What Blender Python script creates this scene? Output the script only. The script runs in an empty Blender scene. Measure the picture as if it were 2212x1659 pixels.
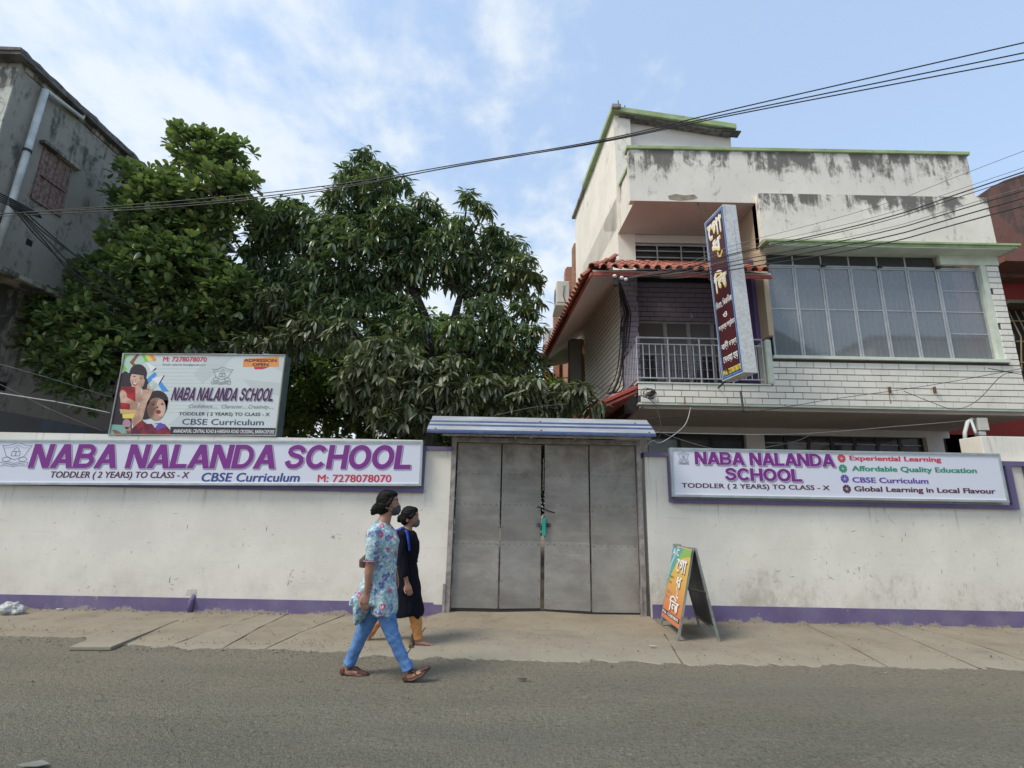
import bpy, math, random
from mathutils import Vector, Matrix, noise
random.seed(7)
R = math.radians
sc = bpy.context.scene
col = sc.collection

# ---------------------------------------------------------------- camera
# calibration of the photograph, in a 2212 x 1659 frame: focal length 1100, 13.5 deg up, 1.1 deg roll, eye at 1.5 m
FOC, PIT, ROL, EYE = 1100.0, R(13.5), R(1.1), 1.5
cf = Vector((0, math.cos(PIT), math.sin(PIT)))
r0 = Vector((1, 0, 0)); u0 = r0.cross(cf)
cr = math.cos(ROL) * r0 + math.sin(ROL) * u0
cu = -math.sin(ROL) * r0 + math.cos(ROL) * u0
cam = bpy.data.cameras.new('camera'); camo = bpy.data.objects.new('camera', cam); col.objects.link(camo)
cam.sensor_width = 36; cam.lens = 36 * FOC / 2212; cam.clip_end = 500; cam.clip_start = 0.05
m = Matrix((cr, cu, -cf)).transposed().to_4x4(); m.translation = Vector((0, 0, EYE)); camo.matrix_world = m
sc.camera = camo

def ray(x, y): return cf * FOC + cr * (x - 1106) - cu * (y - 829.5)
def at(x, y, Y):
    d = ray(x, y); return Vector((0, 0, EYE)) + d * (Y / d.y)
def gnd(x, y, z=0.0):
    d = ray(x, y); return Vector((0, 0, EYE)) + d * ((z - EYE) / d.z)
def onx(x, y, X):
    d = ray(x, y); return Vector((0, 0, EYE)) + d * (X / d.x)

# ---------------------------------------------------------------- sky, sun, exposure
SUN_EL, SUN_AZ = R(52), R(-118)      # azimuth measured from +Y towards +X
world = bpy.data.worlds.new('World'); sc.world = world; world.use_nodes = True
nt = world.node_tree; nt.nodes.clear()
def wn(t, **k):
    n = nt.nodes.new(t)
    for a, b in k.items(): setattr(n, a, b)
    return n
def wl(a, b): nt.links.new(a, b)
def wmath(op, a, b=0.0, c=None):
    n = wn('ShaderNodeMath', operation=op)
    for i, v in enumerate((a, b) if c is None else (a, b, c)):
        if hasattr(v, 'links'): wl(v, n.inputs[i])
        else: n.inputs[i].default_value = v
    return n.outputs[0]
tc = wn('ShaderNodeTexCoord'); sep = wn('ShaderNodeSeparateXYZ'); wl(tc.outputs['Generated'], sep.inputs[0])
dz = wmath('ADD', wmath('MAXIMUM', sep.outputs[2], 0.02), 0.22)
cmb = wn('ShaderNodeCombineXYZ'); wl(wmath('DIVIDE', sep.outputs[0], dz), cmb.inputs[0]); wl(wmath('DIVIDE', sep.outputs[1], dz), cmb.inputs[1])
def wnoise(scale, detail, rough, off, stretch=(1, 1, 1), dist=0.0):
    mp = wn('ShaderNodeMapping'); mp.inputs['Location'].default_value = off; mp.inputs['Scale'].default_value = stretch; wl(cmb.outputs[0], mp.inputs[0])
    n = wn('ShaderNodeTexNoise'); n.inputs['Scale'].default_value = scale; n.inputs['Detail'].default_value = detail
    n.inputs['Roughness'].default_value = rough; n.inputs['Distortion'].default_value = dist; wl(mp.outputs[0], n.inputs['Vector']); return n.outputs[0]
big = wnoise(0.9, 3, 0.5, (2.3, 0.4, 0))
fine = wnoise(4.6, 9, 0.58, (5.1, 1.7, 0), (1.15, 0.75, 1), 0.25)
mott = wnoise(12.0, 6, 0.55, (0.3, 4.7, 0))
bias = wmath('MULTIPLY', sep.outputs[0], -0.30)
dens = wmath('ADD', wmath('ADD', wmath('MULTIPLY', big, 0.55), wmath('MULTIPLY', fine, 0.62)), wmath('ADD', wmath('MULTIPLY', mott, 0.34), bias))
low = wmath('MULTIPLY', wmath('SUBTRACT', 0.62, wmath('MINIMUM', sep.outputs[2], 0.62)), 0.32)
dens = wmath('ADD', dens, low)
rp = wn('ShaderNodeValToRGB'); rp.color_ramp.elements[0].position = 0.70; rp.color_ramp.elements[0].color = (0.30, 0.30, 0.30, 1)
rp.color_ramp.elements[1].position = 0.98; rp.color_ramp.elements[1].color = (0.93, 0.93, 0.93, 1); rp.color_ramp.interpolation = 'EASE'
wl(dens, rp.inputs[0])
sky = wn('ShaderNodeTexSky'); sky.sky_type = 'NISHITA'; sky.sun_disc = False; sky.sun_elevation = SUN_EL; sky.sun_rotation = SUN_AZ
sky.air_density = 1.6; sky.dust_density = 1.2; sky.ozone_density = 1.6
gain = wn('ShaderNodeVectorMath', operation='MULTIPLY_ADD'); wl(sky.outputs[0], gain.inputs[0]); gain.inputs[1].default_value = (1.0, 1.0, 1.0); gain.inputs[2].default_value = (0.7, 1.5, 3.0)
mx = wn('ShaderNodeMix', data_type='RGBA'); wl(rp.outputs[0], mx.inputs[0]); wl(gain.outputs[0], mx.inputs[6]); mx.inputs[7].default_value = (6.6, 7.1, 7.5, 1)
bg = wn('ShaderNodeBackground'); bg.inputs[1].default_value = 0.10; wl(mx.outputs[2], bg.inputs[0])
wo = wn('ShaderNodeOutputWorld'); wl(bg.outputs[0], wo.inputs[0])

sun = bpy.data.lights.new('sun', 'SUN'); suno = bpy.data.objects.new('sun', sun); col.objects.link(suno)
sun.energy = 2.3; sun.angle = R(20); sun.color = (1.0, 0.92, 0.80)
sd = Vector((math.sin(SUN_AZ) * math.cos(SUN_EL), math.cos(SUN_AZ) * math.cos(SUN_EL), math.sin(SUN_EL)))
suno.rotation_euler = (-sd).to_track_quat('-Z', 'Y').to_euler(); suno.location = (-10, 0, 20)
vs = sc.view_settings; vs.view_transform = 'Standard'; vs.look = 'None'; vs.gamma = 1; vs.exposure = 0.43; vs.use_curve_mapping = False

# ---------------------------------------------------------------- material kit
class Mat:
    def __init__(s, name):
        s.m = bpy.data.materials.new(name); s.m.use_nodes = True; s.t = s.m.node_tree; s.t.nodes.clear()
        s.out = s.n('ShaderNodeOutputMaterial'); s.b = s.n('ShaderNodeBsdfPrincipled'); s.l(s.b.outputs[0], s.out.inputs[0])
        s.pos = s.n('ShaderNodeNewGeometry').outputs['Position']
    def n(s, t, **k):
        n = s.t.nodes.new(t)
        for a, b in k.items(): setattr(n, a, b)
        return n
    def l(s, a, b): s.t.links.new(a, b)
    def put(s, v, sock):
        if hasattr(v, 'links'): s.l(v, sock)
        else: sock.default_value = v
    def map(s, sc_=(1, 1, 1), loc=(0, 0, 0), vec=None):
        n = s.n('ShaderNodeMapping'); n.inputs['Scale'].default_value = sc_; n.inputs['Location'].default_value = loc; s.l(vec or s.pos, n.inputs[0]); return n.outputs[0]
    def noise(s, scale, detail=4, rough=0.55, vec=None, dist=0.0):
        n = s.n('ShaderNodeTexNoise'); n.inputs['Scale'].default_value = scale; n.inputs['Detail'].default_value = detail
        n.inputs['Roughness'].default_value = rough; n.inputs['Distortion'].default_value = dist; s.l(vec or s.pos, n.inputs['Vector']); return n.outputs[0]
    def vor(s, scale, vec=None, feature='F1', out='Distance'):
        n = s.n('ShaderNodeTexVoronoi'); n.feature = feature; n.inputs['Scale'].default_value = scale; s.l(vec or s.pos, n.inputs['Vector']); return n.outputs[out]
    def math(s, op, a, b=0.0):
        n = s.n('ShaderNodeMath', operation=op); s.put(a, n.inputs[0]); s.put(b, n.inputs[1]); return n.outputs[0]
    def step(s, v, lo, hi, a=0.0, b=1.0):
        n = s.n('ShaderNodeMapRange'); n.interpolation_type = 'SMOOTHSTEP'; s.put(v, n.inputs[0])
        for i, q in enumerate((lo, hi, a, b)): n.inputs[i + 1].default_value = q
        return n.outputs[0]
    def mix(s, f, a, b):
        n = s.n('ShaderNodeMix', data_type='RGBA'); s.put(f, n.inputs[0])
        for v, i in ((a, 6), (b, 7)):
            if hasattr(v, 'links'): s.l(v, n.inputs[i])
            else: n.inputs[i].default_value = (*v, 1)
        return n.outputs[2]
    def sep(s, vec=None):
        n = s.n('ShaderNodeSeparateXYZ'); s.l(vec or s.pos, n.inputs[0]); return n.outputs
    def bump(s, h, dist=0.01, strength=0.6):
        n = s.n('ShaderNodeBump'); n.inputs['Strength'].default_value = strength; n.inputs['Distance'].default_value = dist; s.l(h, n.inputs['Height']); s.l(n.outputs[0], s.b.inputs['Normal'])
    def col(s, c):
        if hasattr(c, 'links'): s.l(c, s.b.inputs['Base Color'])
        else: s.b.inputs['Base Color'].default_value = (*c, 1)
    def set(s, **k):
        for a, v in k.items(): s.put(v, s.b.inputs[{'rough': 'Roughness', 'metal': 'Metallic', 'alpha': 'Alpha', 'spec': 'Specular IOR Level', 'coat': 'Coat Weight', 'trans': 'Transmission Weight', 'sheen': 'Sheen Weight'}[a]])
        return s

def simple(name, c, rough=0.6, var=0.12, scale=6, bump=0.0, bscale=40, metal=0.0, c2=None, spec=None):
    M = Mat(name); f = M.noise(scale, 5, 0.6)
    c2 = c2 or tuple(x * (1 - var * 2) for x in c)
    M.col(M.mix(M.step(f, 0.3, 0.7), c2, tuple(min(1, x * (1 + var * .5)) for x in c))); M.set(rough=rough, metal=metal)
    if spec is not None: M.set(spec=spec)
    if bump: M.bump(M.noise(bscale, 4), bump)
    return M.m
def flat(name, c, rough=0.5):
    M = Mat(name); f = M.noise(3, 3); M.col(M.mix(f, tuple(x * .93 for x in c), c)); M.set(rough=rough); return M.m

def plaster(name, c, stain=(0.05, 0.048, 0.042), ztop=None, amt=0.5, zr=1.0, seed=0.0, brown=0.25, low=None, drip=None):
    """painted plaster: faint mottling, hairline marks, mildew runs that start at the weathered top edge"""
    M = Mat(name); v = M.map((1, 1, 1), (seed, seed * .7, 0))
    base = M.mix(M.step(M.noise(1.1, 5, .6, v), .35, .7), tuple(x * .88 for x in c), c)
    base = M.mix(M.math('MULTIPLY', M.step(M.noise(7, 6, .65, v), .5, .75), .25), base, tuple(x * .72 for x in c))
    sp = M.step(M.noise(17, 3, .5, v), .69, .74); base = M.mix(M.math('MULTIPLY', sp, .3), base, (c[0] * .45, c[1] * .43, c[2] * .4))
    if ztop is not None:
        z = M.sep()[2]
        h = M.step(z, ztop - zr, ztop)
        run = M.math('ADD', M.math('MULTIPLY', M.noise(1, 6, .66, M.map((19, 19, 1.5), (seed, 0, 0)), .2), .55), M.math('MULTIPLY', M.noise(1, 6, .62, M.map((6, 6, 1.4), (seed, 3, 0)), .4), .45)); blot = M.noise(4.5, 8, .7, M.map((1, 1, .8), (0, seed, 0)), .6)
        s = M.math('ADD', M.math('ADD', M.math('ADD', M.math('MULTIPLY', run, .38), M.math('MULTIPLY', blot, .5)), M.math('MULTIPLY', M.noise(1.7, 4, .6, M.map((1, 1, .5), (seed, 4, 0))), .28)), M.math('MULTIPLY', M.math('MULTIPLY', h, M.step(M.noise(2.6, 5, .65, M.map((1, 1, .3), (seed, 7, 0))), .30, .66)), .29 * amt))
        s2 = M.step(s, .58, .78, 0, .22); s = M.step(s, .64 - amt * .03, .76)
        base = M.mix(s2, base, (.40, .385, .35)) if amt > .5 else base; base = M.mix(M.math('MULTIPLY', s, .82), base, stain)
    if drip is not None:
        z = M.sep()[2]; n1 = M.noise(1, 4, .6, M.map((13, 13, .7), (seed, 2, 0))); L_ = M.math('MULTIPLY', M.step(z, drip - .42, drip), M.step(n1, .56, .72)); base = M.mix(M.math('MULTIPLY', L_, .55), base, (.36, .34, .30))
        sc_ = M.noise(1, 6, .7, M.map((6, 6, 3), (seed, 9, 2)), 1.2); base = M.mix(M.math('MULTIPLY', M.step(sc_, .66, .70), .42), base, (.30, .27, .22))
        ln = M.noise(1, 3, .5, M.map((1.2, 1, 30), (seed, 0, 4)), .4); base = M.mix(M.math('MULTIPLY', M.step(ln, .66, .72), .16), base, (.40, .38, .34))
        hz = M.step(z, .75, .2); base = M.mix(M.math('MULTIPLY', hz, M.step(M.noise(3, 6, .7, v), .40, .7, .05, .5)), base, (.50, .455, .37))
    if low is not None:
        z = M.sep()[2]; h = M.step(z, low + .75, low)
        s = M.math('ADD', M.math('ADD', M.math('MULTIPLY', M.noise(1.3, 3, .5, v), .45), M.math('MULTIPLY', M.noise(9, 8, .74, M.map((1, 1, .6), (seed, 1, 0))), .6)), M.math('MULTIPLY', h, .13)); s = M.step(s, .60, .80)
        base = M.mix(M.math('MULTIPLY', s, .55), base, (0.36, 0.32, 0.25))
    M.col(base); M.set(rough=.88, spec=.2); M.bump(M.noise(30, 6, .6), .004, .5); return M.m

# asphalt: pale worn aggregate
M = Mat('asphalt'); a = M.noise(1.0, 5, .6, M.map((.35, .9, 1))); g = M.noise(55, 5, .75); g2 = M.vor(95); g3 = M.noise(190, 2, .5)
c = M.mix(M.step(a, .35, .68), (0.275, 0.268, 0.208), (0.385, 0.367, 0.282))
c = M.mix(M.step(g, .40, .66), M.mix(.5, c, (0.09, 0.09, 0.075)), c)
c = M.mix(M.math('MULTIPLY', M.step(g2, .42, .2), M.step(g3, .45, .62)), c, (0.27, 0.265, 0.24))
c = M.mix(M.step(M.math('ADD', M.sep()[1], M.math('MULTIPLY', M.noise(2.2, 6, .65), 1.6)), 4.5, 6.1, 0, .9), c, (0.31, 0.275, 0.21)); cl = M.noise(26, 6, .72); c = M.mix(M.step(cl, .54, .62, 0, .62), c, (0.12, 0.118, 0.095)); c = M.mix(M.step(cl, .43, .35, 0, .5), c, (0.44, 0.425, 0.35)); c2_ = M.noise(11, 6, .7); c = M.mix(M.step(c2_, .56, .66, 0, .45), c, (0.13, 0.13, 0.105))
dk = M.step(M.noise(7, 6, .7), .62, .74); c = M.mix(M.math('MULTIPLY', dk, .3), c, (0.05, 0.05, 0.045))
c = M.mix(M.math('MULTIPLY', M.step(M.noise(.8, 4, .6, M.map((1, 1, 1), (4, 2, 0))), .52, .66), .28), c, (0.24, 0.235, 0.21))
st_ = M.step(M.noise(1, 4, .6, M.map((.35, 1.6, 1), (3, 3, 0))), .45, .65, 0, .35); c = M.mix(st_, c, (.19, .19, .16)); sp2 = M.step(M.noise(3.3, 3, .5, M.map((1, 1, 1), (9, 3, 0))), .70, .73, 0, .45); c = M.mix(sp2, c, (.10, .10, .085))
M.col(c); M.set(rough=.95, spec=.15); M.bump(M.math('ADD', M.math('MULTIPLY', g2, .6), M.math('ADD', M.math('MULTIPLY', g, 1.2), M.math('MULTIPLY', M.noise(24, 6, .7), 2.6))), .022, 1.0); ASPHALT = M.m
def concrete(name, c, seed=0):
    M = Mat(name); v = M.map((1, 1, 1), (seed, 0, 0)); f = M.noise(1.6, 7, .65, v); g = M.noise(45, 4, .6)
    k = M.mix(M.step(f, .3, .7), tuple(x * .78 for x in c), c); k = M.mix(M.step(M.noise(5, 8, .72, v, .5), .52, .70, 0, .6), k, tuple(x * .55 for x in c)); k = M.mix(M.step(M.noise(1.3, 5, .6, M.map((1, 1, 1), (seed + 4, 2, 0))), .5, .68, 0, .5), k, (.27, .25, .20)); k = M.mix(M.step(M.noise(70, 3, .6), .62, .7, 0, .5), k, (.12, .10, .075))
    k = M.mix(M.step(M.math('ADD', M.sep()[1], M.math('MULTIPLY', M.noise(3, 7, .7), 1.3)), 6.9, 6.3, 0, .8), k, (0.29, 0.268, 0.21)); k = M.mix(M.step(g, .55, .75, 0, .25), k, (0.42, 0.38, 0.31)); M.col(k); M.set(rough=.93, spec=.15); M.bump(M.math('ADD', g, M.noise(9, 5)), .008, .7); return M.m
PAVE = concrete('dusty_concrete', (0.285, 0.245, 0.185)); PAVE2 = concrete('slab_concrete', (0.295, 0.26, 0.20), 5); RAMPM = concrete('ramp_concrete', (0.295, 0.248, 0.182), 9)
GAP = simple('joint_dirt', (0.07, 0.06, 0.045), .95)
WALL1 = plaster('wall_cream_left', (0.80, 0.765, 0.69), seed=3, drip=1.68)
WALL2 = plaster('wall_cream_right', (0.79, 0.76, 0.685), ztop=2.26, amt=-.3, zr=.4, seed=11, low=.25, drip=1.60)
def purple(name, z0=None):
    M = Mat(name); c = M.mix(M.step(M.noise(2.2, 5), .3, .7), (0.135, 0.108, 0.215), (0.165, 0.136, 0.255))
    c = M.mix(M.step(M.noise(9, 6, .7), .60, .72, 0, .25), c, (0.30, 0.27, 0.36))
    if z0 is not None:
        h = M.step(M.sep()[2], .12, 0.0); s = M.step(M.math('ADD', M.noise(4, 8, .72), M.math('MULTIPLY', h, .22)), .60, .68, 0, .85); c = M.mix(s, c, (0.38, 0.33, 0.26)); c = M.mix(M.math('MULTIPLY', M.step(M.noise(1.6, 6, .65), .42, .7), .35), c, (.28, .25, .30))
    M.col(c); M.set(rough=.75, spec=.25); M.bump(M.noise(35, 4), .003); return M.m
PURPLE = purple('purple_paint'); PURPLEB = purple('purple_base_paint', 0)
HOUSEW = plaster('house_parapet_plaster', (0.80, 0.76, 0.69), ztop=8.4, amt=.9, zr=.9, seed=1, stain=(0.075, 0.07, 0.062))
HOUSEB = plaster('house_band_plaster', (0.82, 0.78, 0.70), ztop=7.38, amt=1.25, zr=.6, seed=21, stain=(0.06, 0.056, 0.05))
HOUSET = plaster('house_tower_plaster', (0.82, 0.78, 0.70), ztop=10.2, amt=.25, zr=.9, seed=31, stain=(0.09, 0.085, 0.075))
HOUSEC = plaster('house_clean_plaster', (0.74, 0.70, 0.66), seed=41)
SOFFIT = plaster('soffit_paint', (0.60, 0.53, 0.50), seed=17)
BEIGE = plaster('beige_paint', (0.56, 0.44, 0.31), seed=19)
MINT = simple('mint_trim_paint', (0.62, 0.68, 0.58), .6, .08, 4, .002)
def greenm():
    M = Mat('green_trim_paint'); c = M.mix(M.step(M.noise(3, 6), .35, .65), (0.27, 0.36, 0.19), (0.38, 0.47, 0.26)); c = M.mix(M.step(M.noise(9, 7, .7), .56, .70, 0, .75), c, (0.07, 0.07, 0.045))
    M.col(c); M.set(rough=.8); M.bump(M.noise(40, 4), .004); return M.m
GREEN = greenm()
def tiles(name, a, b):
    M = Mat(name); oi = M.n('ShaderNodeObjectInfo').outputs['Random']; c = M.mix(oi, a, b)
    rust = M.step(M.noise(1, 5, .6, M.map((9, 9, .8))), .66, .76, 0, .35); c = M.mix(rust, c, (0.30, 0.16, 0.07))
    c = M.mix(M.step(M.noise(3, 5, .6), .45, .75, 0, .25), c, tuple(x * .6 for x in a)); M.col(c); M.set(rough=.42, spec=.4); M.bump(M.noise(26, 3), .002, .3); return M.m
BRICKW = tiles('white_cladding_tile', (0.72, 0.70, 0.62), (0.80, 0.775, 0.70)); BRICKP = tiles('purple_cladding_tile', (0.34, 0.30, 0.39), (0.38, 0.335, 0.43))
JOINT = simple('dark_joint', (0.085, 0.068, 0.068), .9)
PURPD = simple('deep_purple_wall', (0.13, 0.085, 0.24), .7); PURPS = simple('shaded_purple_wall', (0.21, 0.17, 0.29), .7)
M = Mat('clay_tile_glazed'); oi = M.n('ShaderNodeObjectInfo').outputs['Random']; c = M.mix(oi, (0.30, 0.085, 0.05), (0.40, 0.15, 0.10)); c = M.mix(M.step(M.noise(14, 6, .7), .5, .72, 0, .65), c, (0.10, 0.05, 0.035)); M.col(c); M.set(rough=.6); M.bump(M.noise(40, 4), .003); CLAY = M.m
M = Mat('red_painted_tile'); c = M.mix(M.noise(6, 5), (0.34, 0.04, 0.03), (0.5, 0.09, 0.06)); M.col(c); M.set(rough=.6); M.bump(M.noise(30, 4), .003); REDT = M.m
REDF = simple('red_fascia', (0.42, 0.10, 0.075), .7, .2, 8)
M = Mat('galvanised'); c = M.mix(M.vor(28, out='Color'), (0.50, 0.51, 0.50), (0.68, 0.69, 0.68)); c = M.mix(M.step(M.noise(1, 5, .6, M.map((14, 14, .6))), .63, .72, 0, .5), c, (0.25, 0.13, 0.07)); M.col(c); M.set(rough=.5, metal=.2); GALV = M.m
def gate_metal(name, c, rust):
    M = Mat(name); f = M.noise(1.4, 6, .65, M.map((1, 1, 1.6), (3, 1, 0))); k = M.mix(M.step(f, .32, .68), tuple(x * .74 for x in c), tuple(x * 1.12 for x in c))
    k = M.mix(M.step(M.noise(1, 4, .6, M.map((1.5, 1.5, 22))), .5, .75, 0, .15), k, (.5, .5, .5))
    k = M.mix(M.step(M.math('ADD', M.noise(3.5, 7, .72), M.math('MULTIPLY', M.step(M.sep()[2], 1.4, 2.4), rust)), .60, .82, 0, .55), k, (0.14, 0.10, 0.075))  # dark brown blotches, denser towards the top of the upper sheets
    k = M.mix(M.step(M.noise(24, 5, .75), .66, .72, 0, .5), k, (.48, .48, .47))
    M.col(k); M.set(rough=M.step(M.noise(5, 5), .3, .7, .38, .6), metal=.35); M.bump(M.math('ADD', M.noise(2.4, 3), M.math('MULTIPLY', M.noise(60, 3), .06)), .02, .6); return M.m
GATEU = gate_metal('gate_sheet_upper', (0.285, 0.268, 0.24), .20); GATEL = gate_metal('gate_sheet_lower', (0.345, 0.33, 0.302), 0.0)
GFRAME = simple('gate_frame_steel', (0.36, 0.33, 0.31), .6, .2, 9, .002, 50, .2)
DARKM = simple('dark_iron', (0.03, 0.028, 0.026), .6); STEELF = simple('window_frame_grey', (0.42, 0.45, 0.48), .45, .1, 5); RAILM = simple('railing_paint', (0.46, 0.44, 0.47), .5, .12, 12)
M = Mat('roof_sheet_pale'); c = M.mix(M.step(M.noise(2, 6, .6, M.map((1, 3, 3))), .35, .7), (0.30, 0.31, 0.32), (0.42, 0.45, 0.50)); c = M.mix(M.step(M.noise(2.5, 7, .7, M.map((.8, 2, 2))), .52, .7, 0, .6), c, (0.42, 0.36, 0.26)); M.col(c); M.set(rough=.5, metal=.1); SHEET = M.m
SHEETB = simple('roof_sheet_blue', (0.055, 0.09, 0.205), .45, .15, 8)
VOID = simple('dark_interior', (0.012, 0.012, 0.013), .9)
def glass(name, c, alpha, rough=.08):
    M = Mat(name); f = M.noise(1.6, 4); M.col(M.mix(f, tuple(x * .75 for x in c), c)); M.set(rough=rough, alpha=alpha, spec=.9); M.bump(M.noise(3, 2), .004, .15); return M.m
GLASS = glass('window_glass', (0.27, 0.295, 0.315), .60, .04); GLASS.node_tree.nodes['Principled BSDF'].inputs['Coat Weight'].default_value = 1.0; GLASS.node_tree.nodes['Principled BSDF'].inputs['Coat Roughness'].default_value = .02; GLASSD = glass('dark_window_glass', (0.05, 0.055, 0.06), .85)
CURT = simple('curtain_cloth', (0.13, 0.135, 0.14), .9, .4, 1.5)
def sheetface(name, c):
    M = Mat(name); f = M.noise(1.5, 4); M.col(M.mix(f, tuple(x * .95 for x in c), c)); M.set(rough=.35, spec=.4); return M.m
FLEX = sheetface('sign_flex_white', (0.68, 0.71, 0.82)); FLEX2 = sheetface('billboard_flex', (0.62, 0.68, 0.68)); SILVER = simple('sign_silver_frame', (0.40, 0.47, 0.50), .4, .1, 5, metal=.3)
SIGNSIDE = simple('billboard_side_paint', (0.10, 0.135, 0.13), .6)
I_PURP = flat('ink_purple', (0.20, 0.022, 0.25)); I_WHITE = flat('ink_white', (0.82, 0.82, 0.84)); I_SH = flat('ink_shadow_grey', (0.33, 0.30, 0.42)); I_MAR = flat('ink_maroon', (0.10, 0.02, 0.045)); I_BLUE = flat('ink_navy', (0.035, 0.06, 0.25))
I_RED = flat('ink_red', (0.62, 0.03, 0.06)); I_GRN = flat('ink_green', (0.02, 0.29, 0.15)); I_VIO = flat('ink_violet', (0.13, 0.07, 0.40)); I_GREY = flat('ink_grey', (0.20, 0.22, 0.27)); I_BLACK = flat('ink_black', (0.02, 0.018, 0.03)); I_ORG = flat('ink_orange', (0.80, 0.30, 0.07)); I_YEL = flat('ink_yellow', (0.80, 0.66, 0.12))
I_MUSH = flat('ink_dark_maroon', (0.07, 0.013, 0.019)); I_SKYB = flat('ink_bright_blue', (0.05, 0.30, 0.75)); I_LIME = flat('ink_lime', (0.22, 0.55, 0.08)); I_BRN = flat('ink_brown', (0.25, 0.09, 0.04)); I_PALE = flat('ink_pale_green', (0.45, 0.62, 0.53)); I_LG = flat('ink_light_grey', (0.50, 0.57, 0.58))
def printm(name, a, b):
    M = Mat(name); M.col(M.mix(M.step(M.noise(7, 3, .5), .36, .66), a, b)); M.set(rough=.5); return M.m
P_SKIN = printm('print_skin', (0.40, 0.22, 0.15), (0.66, 0.44, 0.34)); P_SKIN2 = printm('print_skin_tan', (0.16, 0.08, 0.055), (0.46, 0.28, 0.20)); P_HAIR = flat('print_hair', (0.02, 0.012, 0.02)); P_RED = printm('print_red', (0.22, 0.0, 0.01), (0.52, 0.01, 0.025)); P_SHIRT = printm('print_dark_red', (0.07, 0.005, 0.03), (0.30, 0.015, 0.03)); P_TEAL = flat('print_teal', (0.20, 0.42, 0.36))

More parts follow.
